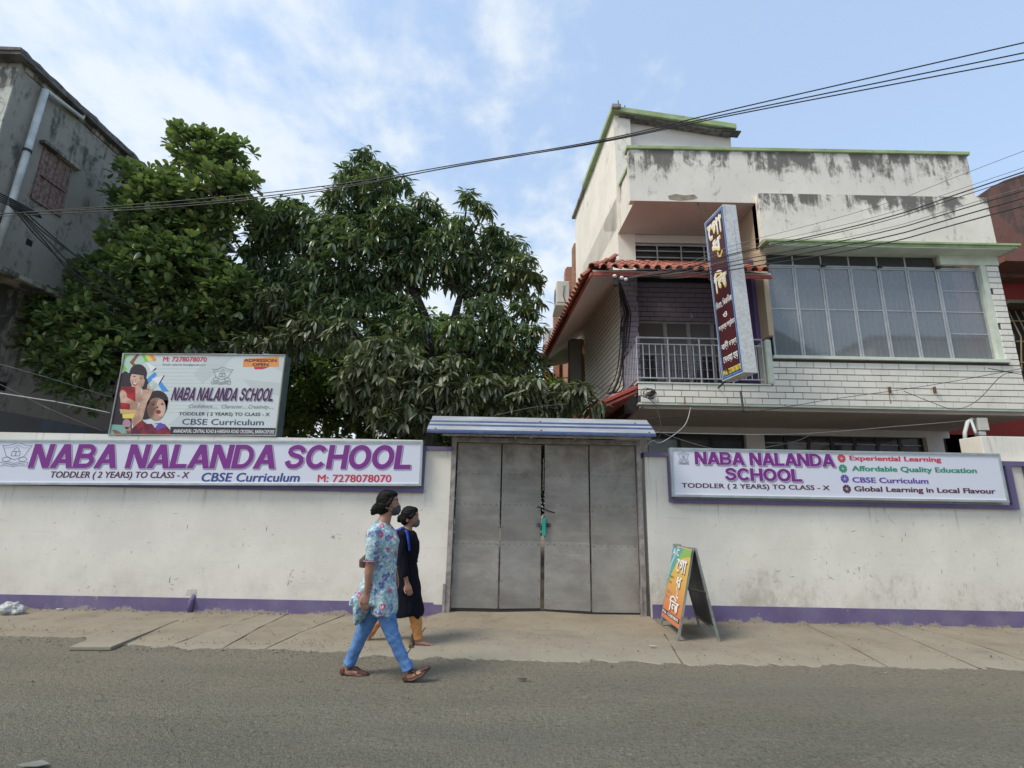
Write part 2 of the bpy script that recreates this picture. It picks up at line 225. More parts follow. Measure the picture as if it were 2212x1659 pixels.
# ---------------------------------------------------------------- mesh kit
WL = {}
class MB:
    def __init__(s): s.v = []; s.f = []
    def add(s, vs, fs):
        o = len(s.v); s.v += [Vector(p) for p in vs]; s.f += [tuple(i + o for i in f) for f in fs]; return s
    def box(s, x0, x1, y0, y1, z0, z1):
        return s.add([(x0, y0, z0), (x1, y0, z0), (x1, y1, z0), (x0, y1, z0), (x0, y0, z1), (x1, y0, z1), (x1, y1, z1), (x0, y1, z1)],
                     [(0, 3, 2, 1), (4, 5, 6, 7), (0, 1, 5, 4), (1, 2, 6, 5), (2, 3, 7, 6), (3, 0, 4, 7)])
    def hexa(s, a, b):   # two quads a (4 pts) and b (4 pts) joined
        return s.add(list(a) + list(b), [(3, 2, 1, 0), (4, 5, 6, 7), (0, 1, 5, 4), (1, 2, 6, 5), (2, 3, 7, 6), (3, 0, 4, 7)])
    def quad(s, *p): return s.add(p, [tuple(range(len(p)))])
    def slab(s, pts, n):   # polygon thickened along n
        k = len(pts); n = Vector(n); pts = [Vector(p) for p in pts]
        return s.add(pts + [p + n for p in pts], [tuple(range(k)), tuple(range(2 * k - 1, k - 1, -1))] + [(i, i + k, (i + 1) % k + k, (i + 1) % k) for i in range(k)])
    def tube(s, pts, r, n=8, cap=True):
        pts = [Vector(p) for p in pts]; rs = r if isinstance(r, (list, tuple)) else [r] * len(pts); rings = []; up = None
        for i, p in enumerate(pts):
            t = (pts[min(i + 1, len(pts) - 1)] - pts[max(i - 1, 0)]).normalized()
            if up is None: up = Vector((0, 0, 1)) if abs(t.z) < .9 else Vector((1, 0, 0))
            a = t.cross(up).normalized(); b = a.cross(t); up = b if b.length else up
            rr = rs[i]; ra, rb = rr if isinstance(rr, tuple) else (rr, rr)
            rings.append([p + a * ra * math.cos(2 * math.pi * k / n) + b * rb * math.sin(2 * math.pi * k / n) for k in range(n)])
        o = len(s.v)
        for q in rings: s.v += q
        for i in range(len(rings) - 1):
            for k in range(n): s.f.append((o + i * n + k, o + i * n + (k + 1) % n, o + (i + 1) * n + (k + 1) % n, o + (i + 1) * n + k))
        if cap: s.f.append(tuple(o + k for k in range(n - 1, -1, -1))); s.f.append(tuple(o + (len(rings) - 1) * n + k for k in range(n)))
        return s
    def loft(s, secs, n=20, lat=(0, 1, 0)):   # secs: (centre, r along, r lateral): cross sections stacked, lateral axis fixed
        lat = Vector(lat); pts = [Vector(q[0]) for q in secs]; rings = []
        for i, q in enumerate(secs):
            t = (pts[min(i + 1, len(pts) - 1)] - pts[max(i - 1, 0)]).normalized(); a = lat.cross(t).normalized(); l = t.cross(a)
            rings.append([pts[i] + a * q[1] * math.cos(2 * math.pi * k / n) + l * q[2] * math.sin(2 * math.pi * k / n) for k in range(n)])
        o = len(s.v)
        for q in rings: s.v += q
        for i in range(len(rings) - 1):
            for k in range(n): s.f.append((o + i * n + k, o + i * n + (k + 1) % n, o + (i + 1) * n + (k + 1) % n, o + (i + 1) * n + k))
        s.f.append(tuple(o + k for k in range(n - 1, -1, -1))); s.f.append(tuple(o + (len(rings) - 1) * n + k for k in range(n))); return s
    def ell(s, c, rx, ry, rz, nu=16, nv=10, rot=None):
        c = Vector(c); o = len(s.v)
        for j in range(nv + 1):
            th = math.pi * j / nv
            for i in range(nu):
                p = Vector((rx * math.sin(th) * math.cos(2 * math.pi * i / nu), ry * math.sin(th) * math.sin(2 * math.pi * i / nu), rz * math.cos(th)))
                if rot: p = rot @ p
                s.v.append(c + p)
        for j in range(nv):
            for i in range(nu): s.f.append((o + j * nu + i, o + (j + 1) * nu + i, o + (j + 1) * nu + (i + 1) % nu, o + j * nu + (i + 1) % nu))
        return s
    def mesh(s, name, mat, origin=Vector((0, 0, 0)), smooth=False):
        me = bpy.data.meshes.new(name); me.from_pydata([v - origin for v in s.v], [], s.f); me.validate(); me.update()
        if mat: me.materials.append(mat)
        if smooth: me.polygons.foreach_set('use_smooth', [True] * len(me.polygons))
        return me
    def build(s, name, mat, parent=None, smooth=False, origin=None, kind=None, bevel=0.0):
        w = WL[parent] if parent else Vector((0, 0, 0)); org = Vector(origin) if origin is not None else (w.copy() if parent else Vector((0, 0, 0)))
        o = bpy.data.objects.new(name, s.mesh(name, mat, org, smooth)); col.objects.link(o)
        if parent: o.parent = parent
        o.location = org - w; WL[o] = org
        if kind: o['kind'] = kind
        if bevel:
            b = o.modifiers.new('bevel', 'BEVEL'); b.width = bevel; b.segments = 2; b.limit_method = 'ANGLE'
        return o
def thing(name, label, cat, loc, group=None):
    o = bpy.data.objects.new(name, None); col.objects.link(o); o.location = loc; o['label'] = label; o['category'] = cat; o.empty_display_size = .2
    if group: o['group'] = group
    WL[o] = Vector(loc); return o
def tag(o, label, cat, group=None):
    o['label'] = label; o['category'] = cat
    if group: o['group'] = group
    return o
def inst(name, me, parent, world_loc, rot=None, scale=None):
    o = bpy.data.objects.new(name, me); col.objects.link(o)
    if parent: o.parent = parent
    o.location = Vector(world_loc) - (WL[parent] if parent else Vector((0, 0, 0)))
    if rot is not None: o.rotation_euler = rot
    if scale is not None: o.scale = scale
    return o

# heavy grotesque capitals for the sign headings, drawn as strokes in a unit-high box
def _st(pts, w=.195):
    P_ = [Vector(p) for p in pts]; L_, R_ = [], []
    for i, p in enumerate(P_):
        d = (P_[min(i + 1, len(P_) - 1)] - P_[max(i - 1, 0)]).normalized(); q = Vector((-d.y, d.x)) * w / 2; L_.append(p + q); R_.append(p - q)
    return [[tuple(R_[i]), tuple(R_[i + 1]), tuple(L_[i + 1]), tuple(L_[i])] for i in range(len(P_) - 1)]
def _arc(cx, cy, rx, ry, a0, a1, n=16): return [(cx + rx * math.cos(R(a0 + (a1 - a0) * k / n)), cy + ry * math.sin(R(a0 + (a1 - a0) * k / n))) for k in range(n + 1)]
def _bx(x0, y0, x1, y1): return [[(x0, y0), (x1, y0), (x1, y1), (x0, y1)]]
HV = {'N': (.80, _bx(0, 0, .2, 1) + _bx(.6, 0, .8, 1) + [[(.0, 1), (.56, 0), (.8, 0), (.24, 1)]]),
      'A': (.86, [[(0, 0), (.22, 0), (.55, 1), (.31, 1)], [(.64, 0), (.86, 0), (.55, 1), (.31, 1)], [(.20, .2), (.66, .2), (.61, .36), (.25, .36)]]),
      'L': (.64, _bx(0, 0, .21, 1) + _bx(0, 0, .64, .17)), 'H': (.78, _bx(0, 0, .2, 1) + _bx(.58, 0, .78, 1) + _bx(.1, .42, .68, .59)),
      'D': (.80, _bx(0, 0, .2, 1) + _st([(.1, .085), (.3, .085)] + _arc(.36, .5, .34, .415, -90, 90) + [(.3, .915), (.1, .915)], .17)),
      'B': (.78, _bx(0, 0, .2, 1) + _st([(.1, .085), (.35, .085)] + _arc(.45, .29, .23, .205, -90, 90, 10) + [(.35, .495), (.1, .495)], .17) + _st([(.1, .51), (.35, .51)] + _arc(.43, .71, .21, .205, -90, 90, 10) + [(.35, .915), (.1, .915)], .17)),
      'O': (.86, _st(_arc(.43, .5, .335, .415, 0, 360, 28), .19)), 'C': (.80, _st(_arc(.42, .5, .325, .415, 38, 322, 24), .185)),
      'S': (.74, _st([(.66, .70), (.60, .82), (.50, .895), (.37, .915), (.24, .89), (.14, .81), (.13, .70), (.20, .61), (.34, .555), (.50, .505), (.61, .42), (.63, .30), (.56, .17), (.44, .10), (.32, .085), (.20, .11), (.12, .20), (.07, .31)], .175))}
def heading(fr, s_, box, mat, off, shear=0.0, d=(0, 0), grow=0.0, name='lettering'):
    x = 0; polys = []
    for ch in s_:
        if ch == ' ': x += .34; continue
        w_, ps = HV[ch]; polys += [[(px + x, py) for px, py in p] for p in ps]; x += w_ + (.055 if ch != 'A' else .02)
    x -= .05; u0_, v0_, u1_, v1_ = box; W_ = (u1_ - u0_) - shear * (v1_ - v0_); H_ = v1_ - v0_; mb = MB()
    sh_ = [(grow * math.cos(k * math.pi / 4), grow * math.sin(k * math.pi / 4)) for k in range(8)] + [(0, 0)] if grow else [(0, 0)]
    for k, (ox, oy) in enumerate(sh_):
        for j, p in enumerate(polys): mb.quad(*[fr.pt(u0_ + W_ * px / x + shear * H_ * py + ox + d[0], v0_ + H_ * py + oy + d[1], off + k * .0009 / len(sh_) + j * .0000017) for px, py in p])
    return mb.build(name, mat, fr.p)
class Frame:   # a flat printed face: origin O, unit axes U (reading direction), V (up); N points to the reader
    def __init__(s, O, U, V, parent): s.O = Vector(O); s.U = Vector(U).normalized(); s.V = Vector(V).normalized(); s.N = s.U.cross(s.V); s.p = parent
    def pt(s, u, v, off=0.0): return s.O + s.U * u + s.V * v + s.N * off
    def poly(s, name, pts, mat, off=.002):
        m = MB(); m.quad(*[s.pt(u, v, off) for u, v in pts]); return m.build(name, mat, s.p)
    def text(s, body, box, mat, off=.003, bold=0.0, shear=0.0, name='lettering', d=(0, 0), slope=0.0, spacing=1.0, outline=None):
        cu_ = bpy.data.curves.new('lettering', 'FONT'); cu_.body = body; cu_.size = 1; cu_.shear = shear; cu_.resolution_u = 3; cu_.space_character = spacing
        tmp = bpy.data.objects.new('tmp', cu_); col.objects.link(tmp); dg = bpy.context.evaluated_depsgraph_get(); dg.update()
        me = bpy.data.meshes.new_from_object(tmp.evaluated_get(dg)); bpy.data.objects.remove(tmp)
        if not len(me.vertices): return None
        co = [v.co.copy() for v in me.vertices]; fc = [tuple(p.vertices) for p in me.polygons]; bpy.data.meshes.remove(me)
        e = bold + (outline or 0.0); xs = [v.x for v in co]; ys = [v.y for v in co]; X0, X1, Y0, Y1 = min(xs) - bold, max(xs) + bold, min(ys) - bold * .4, max(ys) + bold * .4
        if outline: sh_ = [(e * math.cos(k * math.pi / 4), (bold * .4 + outline) * math.sin(k * math.pi / 4)) for k in range(8)] + [(0, 0)]
        elif bold > .012: sh_ = [(-bold, -bold * .4), (bold, -bold * .4), (-bold, bold * .4), (bold, bold * .4), (0, 0)]
        elif bold: sh_ = [(-bold, 0), (bold, 0)]
        else: sh_ = [(0, 0)]
        u0_, v0_, u1_, v1_ = box; mb = MB()
        for k, (ox, oy) in enumerate(sh_):
            vs__ = []
            for c in co:
                fu = (c.x + ox - X0) / (X1 - X0); fv_ = (c.y + oy - Y0) / (Y1 - Y0)
                vs__.append(s.pt(u0_ + (u1_ - u0_) * fu + d[0], v0_ + (v1_ - v0_) * fv_ + d[1] + slope * fu, off + k * .00012))
            mb.add(vs__, fc)
        return mb.build(name, mat, s.p)
def fbox(fr, x0, y0, x1, y1):   # text box (u0,v0,u1,v1) from photo corners, for faces that look at the street (plane Y = fr.O.y)
    a = at(x0, y0, fr.O.y); b = at(x1, y1, fr.O.y); return (a.x - fr.O.x, b.z - fr.O.z, b.x - fr.O.x, a.z - fr.O.z)

# ---------------------------------------------------------------- ground
W0 = 7.45
m = MB(); m.quad((-150, -60, -.03), (150, -60, -.03), (150, 250, -.03), (-150, 250, -.03)); g = m.build('ground', simple('earth', (0.16, 0.13, 0.09), .95, .2, 1), kind='structure')
m = MB(); nx, ny = 120, 60
def road_h(x, y): return .010 * noise.noise(Vector((x * .6, y * 1.1, 0))) + .004 * noise.noise(Vector((x * 4, y * 5, 3)))
xs = [-30 + 60 * i / nx for i in range(nx + 1)]; ys = [-9 + 17.2 * j / ny for j in range(ny + 1)]
m.add([(x, y, road_h(x, y)) for y in ys for x in xs], [(j * (nx + 1) + i, j * (nx + 1) + i + 1, (j + 1) * (nx + 1) + i + 1, (j + 1) * (nx + 1) + i) for j in range(ny) for i in range(nx)])
m.build('road', ASPHALT, smooth=True, kind='structure')
# pavement: concrete sections with open joints, worn street edge
pv = MB(); pv.box(-14, 14, 6.25, 7.44, -.02, .006); pave = pv.build('pavement', GAP, kind='structure')
def edge(x):
    b = 5.62 + .12 * noise.noise(Vector((x * 1.3, 2, 0))) + .09 * noise.noise(Vector((x * 5, 7, 0))) + .05 * noise.noise(Vector((x * 14, 3, 0)))
    if x < -1.6: b += .18
    if x < -3.6: b += .32 * min(1, (-3.6 - x))
    return b
joints = [(-14, -14), (-9.2, -9.8)]
def jl(a, b):   # joint line through two photo points on the ground -> x at Y=5.6 and Y=7.44
    p, q = gnd(*a), gnd(*b); k = (q.x - p.x) / (q.y - p.y); return (p.x + (5.6 - p.y) * k, p.x + (7.44 - p.y) * k)
joints += [(-6.35, -7.0), (-3.55, -3.28), jl((500, 1392), (587, 1348)), jl((640, 1378), (704, 1351)), (-1.02, -.98), (1.75, 2.0), jl((1802, 1385), (1880, 1423)), jl((1964, 1385), (2059, 1423)), jl((2065, 1386), (2190, 1423)), (7.6, 7.4), (10, 9.5), (14, 14)]
for i in range(len(joints) - 1):
    (a0, a1), (b0, b1) = joints[i], joints[i + 1]; gp = .011 if i not in (2, 3, 5, 6) else .004
    n = max(3, int((b0 - a0) / .035)); top = []; rows = []
    for k in range(n + 1):
        t = k / n; xb = a0 + gp + (b0 - a0 - 2 * gp) * t; xt = a1 + gp + (b1 - a1 - 2 * gp) * t; row = []; jt = 1 if k in (0, n) else 0
        for j in range(9):
            s_ = j / 8; x = xb + (xt - xb) * s_ + jt * .022 * noise.noise(Vector((a0 + k, s_ * 9, 4))); yy = edge(xb) + (7.435 - edge(xb)) * s_
            row.append((x, yy, .006 + .026 * min(1, s_ * 2.2) + .005 * noise.noise(Vector((x * 2, yy * 2, i)))))
        rows.append(row)
    mm = MB(); vs_ = [p for r_ in rows for p in r_]; fs = [(k * 9 + j, (k + 1) * 9 + j, (k + 1) * 9 + j + 1, k * 9 + j + 1) for k in range(n) for j in range(8)]
    o = len(vs_); vs_ += [(r_[0][0], r_[0][1] - .02, -.012) for r_ in rows]; fs += [(o + k, o + k + 1, (k + 1) * 9, k * 9) for k in range(n)]
    for side in (0, n):
        o = len(vs_); vs_ += [(p[0], p[1], -.01) for p in rows[side]]; fs += [(side * 9 + j, side * 9 + j + 1, o + j + 1, o + j) for j in range(8)]
    mm.add(vs_, fs); mm.build('paving_section', PAVE if i % 3 else PAVE2, pave, smooth=False)
q = [gnd(150, 1397, .036), gnd(240, 1397, .036), gnd(387, 1338, .04), gnd(292, 1338, .04)]
m = MB(); m.slab(q, (0, 0, -.035)); m.build('paving_slab', PAVE2, pave, bevel=.006)
# ramp in front of the gate
m = MB(); m.hexa([(-1.12, 6.75, .015), (2.05, 6.72, .015), (2.05, 7.6, .015), (-1.12, 7.6, .015)], [(-1.02, 6.86, .040), (1.98, 6.86, .040), (1.90, 7.6, .098), (-.86, 7.6, .098)]); m.build('ramp', RAMPM, kind='structure', bevel=.02)

# ---------------------------------------------------------------- compound walls
def wz(x, y): return at(x, y, W0).z
t = thing('compound_wall', 'cream wall with purple base left of the gate under the long school sign', 'wall', (-5, W0, 0), 'street walls beside the gate')
MB().box(-14, -.86, W0, W0 + .2, 0, 2.27).build('panel', WALL1, t)
MB().box(-14, -1.02, W0 - .016, W0 - .001, 0, .205).build('base_band', PURPLEB, t)
MB().box(-1.02, -.87, W0 - .016, W0 - .001, 0, .18).build('base_band', PURPLEB, t)
m = MB(); m.box(-14, -1.235, W0 - .045, W0 - .001, 1.66, 1.735); m.build('border_strip', PURPLE, t)
MB().box(-1.30, -1.235, W0 - .045, W0 - .001, 1.7351, 2.33).build('border_strip', PURPLE, t)
MB().box(-1.2349, -.84, W0 - .05, W0 + .21, 2.271, 2.325).build('coping', PURPLE, t)
m = MB(); p = at(412, 1300, W0 - .05); m.tube([(p.x, W0 - .03, .02), (p.x, W0 - .045, .17), (p.x, W0 + .03, .235)], .035, 12); m.build('drain_pipe', PURPLE, t, smooth=True)
MB().box(-14, -1.3, W0 + .02, W0 + .18, 2.271, 2.42).build('raised_top', WALL1, t)
t2 = thing('compound_wall', 'cream wall with purple base right of the gate behind the folding board', 'wall', (5, W0, 0), 'street walls beside the gate')
MB().box(1.95, 14, W0, W0 + .2, 0, 2.24).build('panel', WALL2, t2)
MB().box(1.97, 14, W0 - .016, W0 - .001, 0, .235).build('base_band', PURPLEB, t2)
MB().box(1.93, 2.31, W0 - .05, W0 + .21, 2.241, 2.30).build('coping', PURPLE, t2)
MB().box(2.27, 2.335, W0 - .045, W0 - .001, 1.60, 2.24).build('border_strip', PURPLE, t2)
MB().box(2.3351, 7.24, W0 - .045, W0 - .001, 1.585, 1.65).build('border_strip', PURPLE, t2)
MB().box(7.15, 7.24, W0 - .046, W0 - .002, 1.651, 2.2).build('border_strip', PURPLE, t2)
MB().box(7.0, 7.5, W0 - .047, W0 - .003, 2.2, 2.27).build('border_strip', PURPLE, t2)
MB().box(7.43, 7.5, W0 - .046, W0 - .002, 1.5, 2.199).build('border_strip', PURPLE, t2)
MB().box(2.4, 7.1, W0 + .02, W0 + .18, 2.241, 2.36).build('raised_top', WALL2, t2)
MB().box(7.12, 8.6, W0 + .21, W0 + .6, 0, 2.67).build('pillar', WALL2, t2, bevel=.01)

STAIN = simple('wall_grime', (.40, .375, .32), .9, .2, 30)
rgs = random.Random(12)
def scuff(par, x, y, w_, h_, n):
    for k in range(n):
        c_ = at(x + rgs.uniform(-w_, w_), y + rgs.uniform(-h_, h_), W0 - .004); a_ = rgs.uniform(-.6, .6) if rgs.random() < .6 else 1.5; L_ = rgs.uniform(.012, .05); t_ = rgs.uniform(.002, .005); dx, dz = math.cos(a_), math.sin(a_)
        m = MB(); m.add([(c_.x - dx * L_, W0 - .002, c_.z - dz * L_), (c_.x - dz * t_, W0 - .002, c_.z + dx * t_), (c_.x + dx * L_, W0 - .002, c_.z + dz * L_), (c_.x + dz * t_ * 1.5, W0 - .002, c_.z - dx * t_)], [(0, 3, 2, 1)]); m.build('scuff_mark', STAIN, par)
scuff(t, 628, 1250, 6, 18, 9); scuff(t, 725, 1165, 12, 14, 6); scuff(t, 380, 1262, 14, 12, 5); scuff(t, 200, 1272, 60, 8, 5); scuff(t, 560, 1200, 120, 60, 8); scuff(t, 300, 1150, 200, 60, 8)
scuff(t2, 1830, 1225, 70, 25, 16); scuff(t2, 2000, 1180, 160, 60, 12); scuff(t2, 1660, 1250, 60, 20, 6); scuff(t2, 2120, 1230, 60, 50, 8)
p = at(412, 1281, W0 - .004); m = MB(); m.quad((p.x - .07, W0 - .0025, p.z - .03), (p.x + .09, W0 - .0025, p.z - .03), (p.x + .07, W0 - .0025, p.z + .05), (p.x - .05, W0 - .0025, p.z + .045)); m.build('cement_patch', simple('cement_patch', (.60, .575, .52), .9, .15, 9), t)
# ---------------------------------------------------------------- gate
gt = thing('gate', 'grey four leaf folding steel gate with rust stains between the walls', 'gate', (.5, W0, 0))
def leafslab(mb, xa, ya, xb, yb, z0, z1, th=.02):
    d = Vector((xb - xa, yb - ya, 0)).normalized(); n = Vector((-d.y, d.x, 0)) * th
    a, b = Vector((xa, ya, 0)), Vector((xb, yb, 0))
    return mb.hexa([a + Vector((0, 0, z0)), b + Vector((0, 0, z0)), b + n + Vector((0, 0, z0)), a + n + Vector((0, 0, z0))], [a + Vector((0, 0, z1)), b + Vector((0, 0, z1)), b + n + Vector((0, 0, z1)), a + n + Vector((0, 0, z1))])
lv = [(-.775, 7.50, -.138, 7.50, .125), (-.118, 7.50, .452, 7.58, .125), (.505, 7.58, 1.135, 7.48, .115), (1.155, 7.48, 1.815, 7.50, .105)]
for i, (xa, ya, xb, yb, zb) in enumerate(lv):
    L = leafslab(MB(), xa, ya + .006, xb, yb + .006, zb + .02, 2.395, .03).build('gate_leaf', GFRAME, gt)
    zm = 1.01 if i < 3 else .985
    leafslab(MB(), xa + .004, ya - .002, xb - .004, yb - .002, zm, 2.39, .006).build('upper_sheet', GATEU, L)
    leafslab(MB(), xa + .004, ya - .006, xb - .004, yb - .006, zb + .01, zm + .012, .006).build('lower_sheet', GATEL, L)
    m = MB(); leafslab(m, xa, ya, xb, yb, zb - .03, zb + .008, .03); m.build('bottom_rail', DARKM, L)
    rv = MB(); D = Vector((xb - xa, yb - ya, 0)); 
    for zz in (.98, 1.52, 1.95):
        for k in range(7):
            p = Vector((xa, ya, zz)) + D * ((k + .5) / 7); rv.ell(p + Vector((0, -.009, 0)), .006, .004, .006, 6, 4)
    for k in range(9):
        for e in (.04, .96): p = Vector((xa, ya, .25 + k * .24)) + D * e; rv.ell(p + Vector((0, -.009, 0)), .005, .004, .005, 6, 4)
    rv.build('rivets', DARKM, L, kind='stuff')
for x0, x1 in ((-.86, -.79), (1.83, 1.89)):
    MB().box(x0, x1, W0 - .02, W0 + .1, .03, 2.40).build('post', GFRAME, gt, bevel=.004)
    MB().box(x0 - .03, x0 + .005 if x0 < 0 else x0 + .0, W0 - .035, W0 - .022, .08, .45).build('hinge_plate', GFRAME, gt)
MB().box(-.86, 1.89, W0 - .02, W0 + .1, 2.401, 2.47).build('header_beam', GFRAME, gt, bevel=.004)
c_ = at(1175, 1138, 7.5)
o = MB().box(c_.x - .026, c_.x + .026, 7.50, 7.56, c_.z - .12, c_.z + .12).build('lock_cover', simple('turquoise_plastic', (0.02, 0.42, 0.34), .4), gt, bevel=.004)
for dx in (-.075, -.04, .05, .075):
    m = MB(); m.tube([(c_.x + dx + .022 * math.cos(a_), 7.545, c_.z + .02 + .022 * math.sin(a_)) for a_ in [2 * math.pi * k / 12 for k in range(13)]], .005, 6); m.build('ring', DARKM, gt, smooth=True)
p1 = at(1160, 1095, 7.5); p2 = at(1198, 1108, 7.5)
MB().tube([p1, p1.lerp(p2, .35) + Vector((0, 0, .015)), p1.lerp(p2, .6) + Vector((0, 0, -.002)), p2], .009, 8).build('latch_bar', DARKM, gt, smooth=True)
MB().tube([at(1174, 990, 7.56), at(1173, 1060, 7.56)], .004, 6).build('chain', simple('chain_steel', (.4, .38, .36), .4, metal=.6), gt)
# sheet roof over the gate
cn = thing('gate_canopy', 'pale corrugated metal canopy with blue ridges above the gate', 'canopy', (.43, 7.2, 2.5))
prof = [(7.00, 2.475), (7.012, 2.515), (7.11, 2.580), (7.125, 2.610), (7.145, 2.614), (7.165, 2.610), (7.235, 2.650), (7.25, 2.680), (7.27, 2.684), (7.29, 2.680), (7.39, 2.735), (7.45, 2.775)]
def xr(i): return (-1.165, 2.005)
ms, mbl = MB(), MB()
for i in range(len(prof) - 1):
    (ya, za), (yb, zb) = prof[i], prof[i + 1]; x0, x1 = xr(i); tgt = mbl if i in (0, 2, 6) else ms
    tgt.hexa([(x0, ya, za), (x1, ya, za), (x1, yb, zb), (x0, yb, zb)], [(x0, ya, za + .004), (x1, ya, za + .004), (x1, yb, zb + .004), (x0, yb, zb + .004)])
ms.build('sheet', SHEET, cn); mbl.build('ridge', SHEETB, cn)
MB().box(-1.165, 2.005, 6.992, 6.999, 2.468, 2.492).build('edge_fold', SHEETB, cn)
for x, y_, z in [(-1.05, 7.03, 2.53), (.42, 7.03, 2.53), (1.92, 7.03, 2.53), (.42, 7.32, 2.70), (1.8, 7.32, 2.70)]:
    MB().ell((x, y_, z), .014, .014, .012, 8, 6).build('screw', DARKM, cn)
MB().box(-.95, 1.95, 7.05, 7.10, 2.44, 2.468).build('purlin', GFRAME, cn)
for x in (-.83, 1.86): MB().slab([(x, 7.05, 2.44), (x, 7.45, 2.474), (x, 7.45, 2.70), (x, 7.1, 2.50)], (.03, 0, 0)).build('bracket', GFRAME, cn)

# ---------------------------------------------------------------- signs
def fb(fr, x0, y0, x1, y1):
    a = at(x0, y0, fr.Y); b = at(x1, y1, fr.Y); return ((a - fr.O).dot(fr.U), (b - fr.O).dot(fr.V), (b - fr.O).dot(fr.U), (a - fr.O).dot(fr.V))
def fp(fr, x, y):
    a = at(x, y, fr.Y) - fr.O; return (a.dot(fr.U), a.dot(fr.V))
def street_frame(p0, p1, Y, parent):   # lower-left photo point, lower-right photo point
    a = at(*p0, Y); b = at(*p1, Y); f = Frame(a, b - a, (0, 0, 1), parent); f.V = Vector((0, -1, 0)).cross(f.U) * -1; f.V = f.V if f.V.z > 0 else -f.V; f.N = f.U.cross(f.V); f.Y = Y; return f
def strip(fr, pts, w, mat, off=.003, name='printed_line', closed=False, mb=None):
    m = mb or MB(); n = len(pts); P2 = [Vector((p[0], p[1])) for p in pts]
    for i in range(n if closed else n - 1):
        a, b = P2[i], P2[(i + 1) % n]; d = (b - a); 
        if d.length < 1e-6: continue
        d.normalize(); q = Vector((-d.y, d.x)) * w * .5; e = d * w * .3
        m.quad(*[fr.pt(p.x, p.y, off) for p in (a - q - e, b - q + e, b + q + e, a + q - e)])
    if mb is None: return m.build(name, mat, fr.p)
def crest(fr, x0, y0, x1, y1, mat, lw=.006):
    u0_, v0_, u1_, v1_ = fb(fr, x0, y0, x1, y1); W_, H_ = u1_ - u0_, v1_ - v0_; m = MB()
    g_ = lambda pts: [(u0_ + a * W_, v0_ + b * H_) for a, b in pts]
    strip(fr, g_([(.0, .86), (.2, .86), (.5, 1), (.8, .86), (1, .86), (.9, .66), (.8, .42), (.5, .28), (.2, .42), (.1, .66)]), lw, mat, mb=m, closed=True)
    strip(fr, g_([(.08, .76), (.28, .77), (.5, .88), (.72, .77), (.92, .76)]), lw * .7, mat, mb=m)
    strip(fr, g_([(.36, .44), (.36, .62), (.64, .62), (.64, .44)]), lw, mat, mb=m, closed=True)
    strip(fr, g_([(.42, .62), (.42, .72), (.5, .80), (.58, .72), (.58, .62)]), lw, mat, mb=m)
    strip(fr, g_([(.5, .44), (.5, .62)]), lw * 1.6, mat, mb=m)
    for cx in (.22, .78): strip(fr, g_([(cx + .14 * math.cos(a), .30 + .09 * math.sin(a)) for a in [k * math.pi / 5 for k in range(10)]]), lw, mat, mb=m, closed=True)
    strip(fr, g_([(.05, .02), (.02, .17), (.3, .20), (.5, .13), (.7, .20), (.98, .17), (.95, .02), (.7, .05), (.5, 0), (.3, .05)]), lw, mat, mb=m, closed=True)
    strip(fr, g_([(.12, .10), (.3, .125), (.5, .065), (.7, .125), (.88, .10)]), lw * 1.3, mat, mb=m)
    return m.build('printed_crest', mat, fr.p)

def signboard(label, group, tl, tr, br, bl, Y, thick, face, framew, framemat=SILVER, sidemat=None):
    t = thing('signboard', label, 'sign', at(*bl, Y), group)
    f = street_frame(bl, br, Y, t); W_ = (at(*br, Y) - at(*bl, Y)).length; H_ = ((at(*tl, Y) - at(*bl, Y)).dot(f.V) + (at(*tr, Y) - at(*br, Y)).dot(f.V)) / 2
    f.W, f.H = W_, H_
    def rect(u0_, v0_, u1_, v1_, o0, o1): return [f.pt(u0_, v0_, o0), f.pt(u1_, v0_, o0), f.pt(u1_, v1_, o0), f.pt(u0_, v1_, o0)], [f.pt(u0_, v0_, o1), f.pt(u1_, v0_, o1), f.pt(u1_, v1_, o1), f.pt(u0_, v1_, o1)]
    m = MB(); m.hexa(*rect(.002, .002, W_ - .002, H_ - .002, -thick, -.006)); m.build('box_panel', sidemat or SILVER, t)
    m = MB(); m.quad(*[f.pt(u, v, 0) for u, v in ((0.003, .003), (W_ - .003, .003), (W_ - .003, H_ - .003), (.003, H_ - .003))]); m.build('printed_face', face, t)
    k = framew
    for r_ in ((0, 0, W_, k), (0, H_ - k, W_, H_), (0, k, k, H_ - k), (W_ - k, k, W_, H_ - k)):
        m = MB(); m.hexa(*rect(*r_, -.004, .014)); m.build('frame_edge', framemat, t, bevel=.003)
    if framemat is SILVER:
        for r_ in ((k, k, W_ - k, k + .012), (k, H_ - k - .012, W_ - k, H_ - k)):
            m = MB(); m.hexa(*rect(*r_, -.004, .006)); m.build('inner_bead', I_WHITE, t)
    return t, f
# long sign
s1, f1 = signboard('long white sign with big purple lettering fixed on the wall left of the gate', 'school signs', (-30, 947.5), (910, 954), (910, 1050), (-30, 1047), W0 - .10, .075, FLEX, .034)
def head(f, s_, box, sh=(.012, -.010), italic=0.0):
    heading(f, s_, box, I_SH, .0022, italic, sh, .010, 'lettering_shadow'); heading(f, s_, box, I_WHITE, .0036, italic, (0, 0), .009, 'lettering_outline'); heading(f, s_, box, I_PURP, .0052, italic, grow=.004)
B_ = fb(f1, 72, 959.5, 891, 1013)
head(f1, 'NABA NALANDA SCHOOL', B_, italic=.10)
crest(f1, 8, 955, 60, 1008, I_GREY)
f1.text('TODDLER ( 2 YEARS) TO CLASS - X', fb(f1, 111, 1018, 407, 1037), I_MAR, .003, .022, .12)
f1.text('CBSE Curriculum', fb(f1, 437, 1021, 647, 1041), I_BLUE, .003, .020, .12)
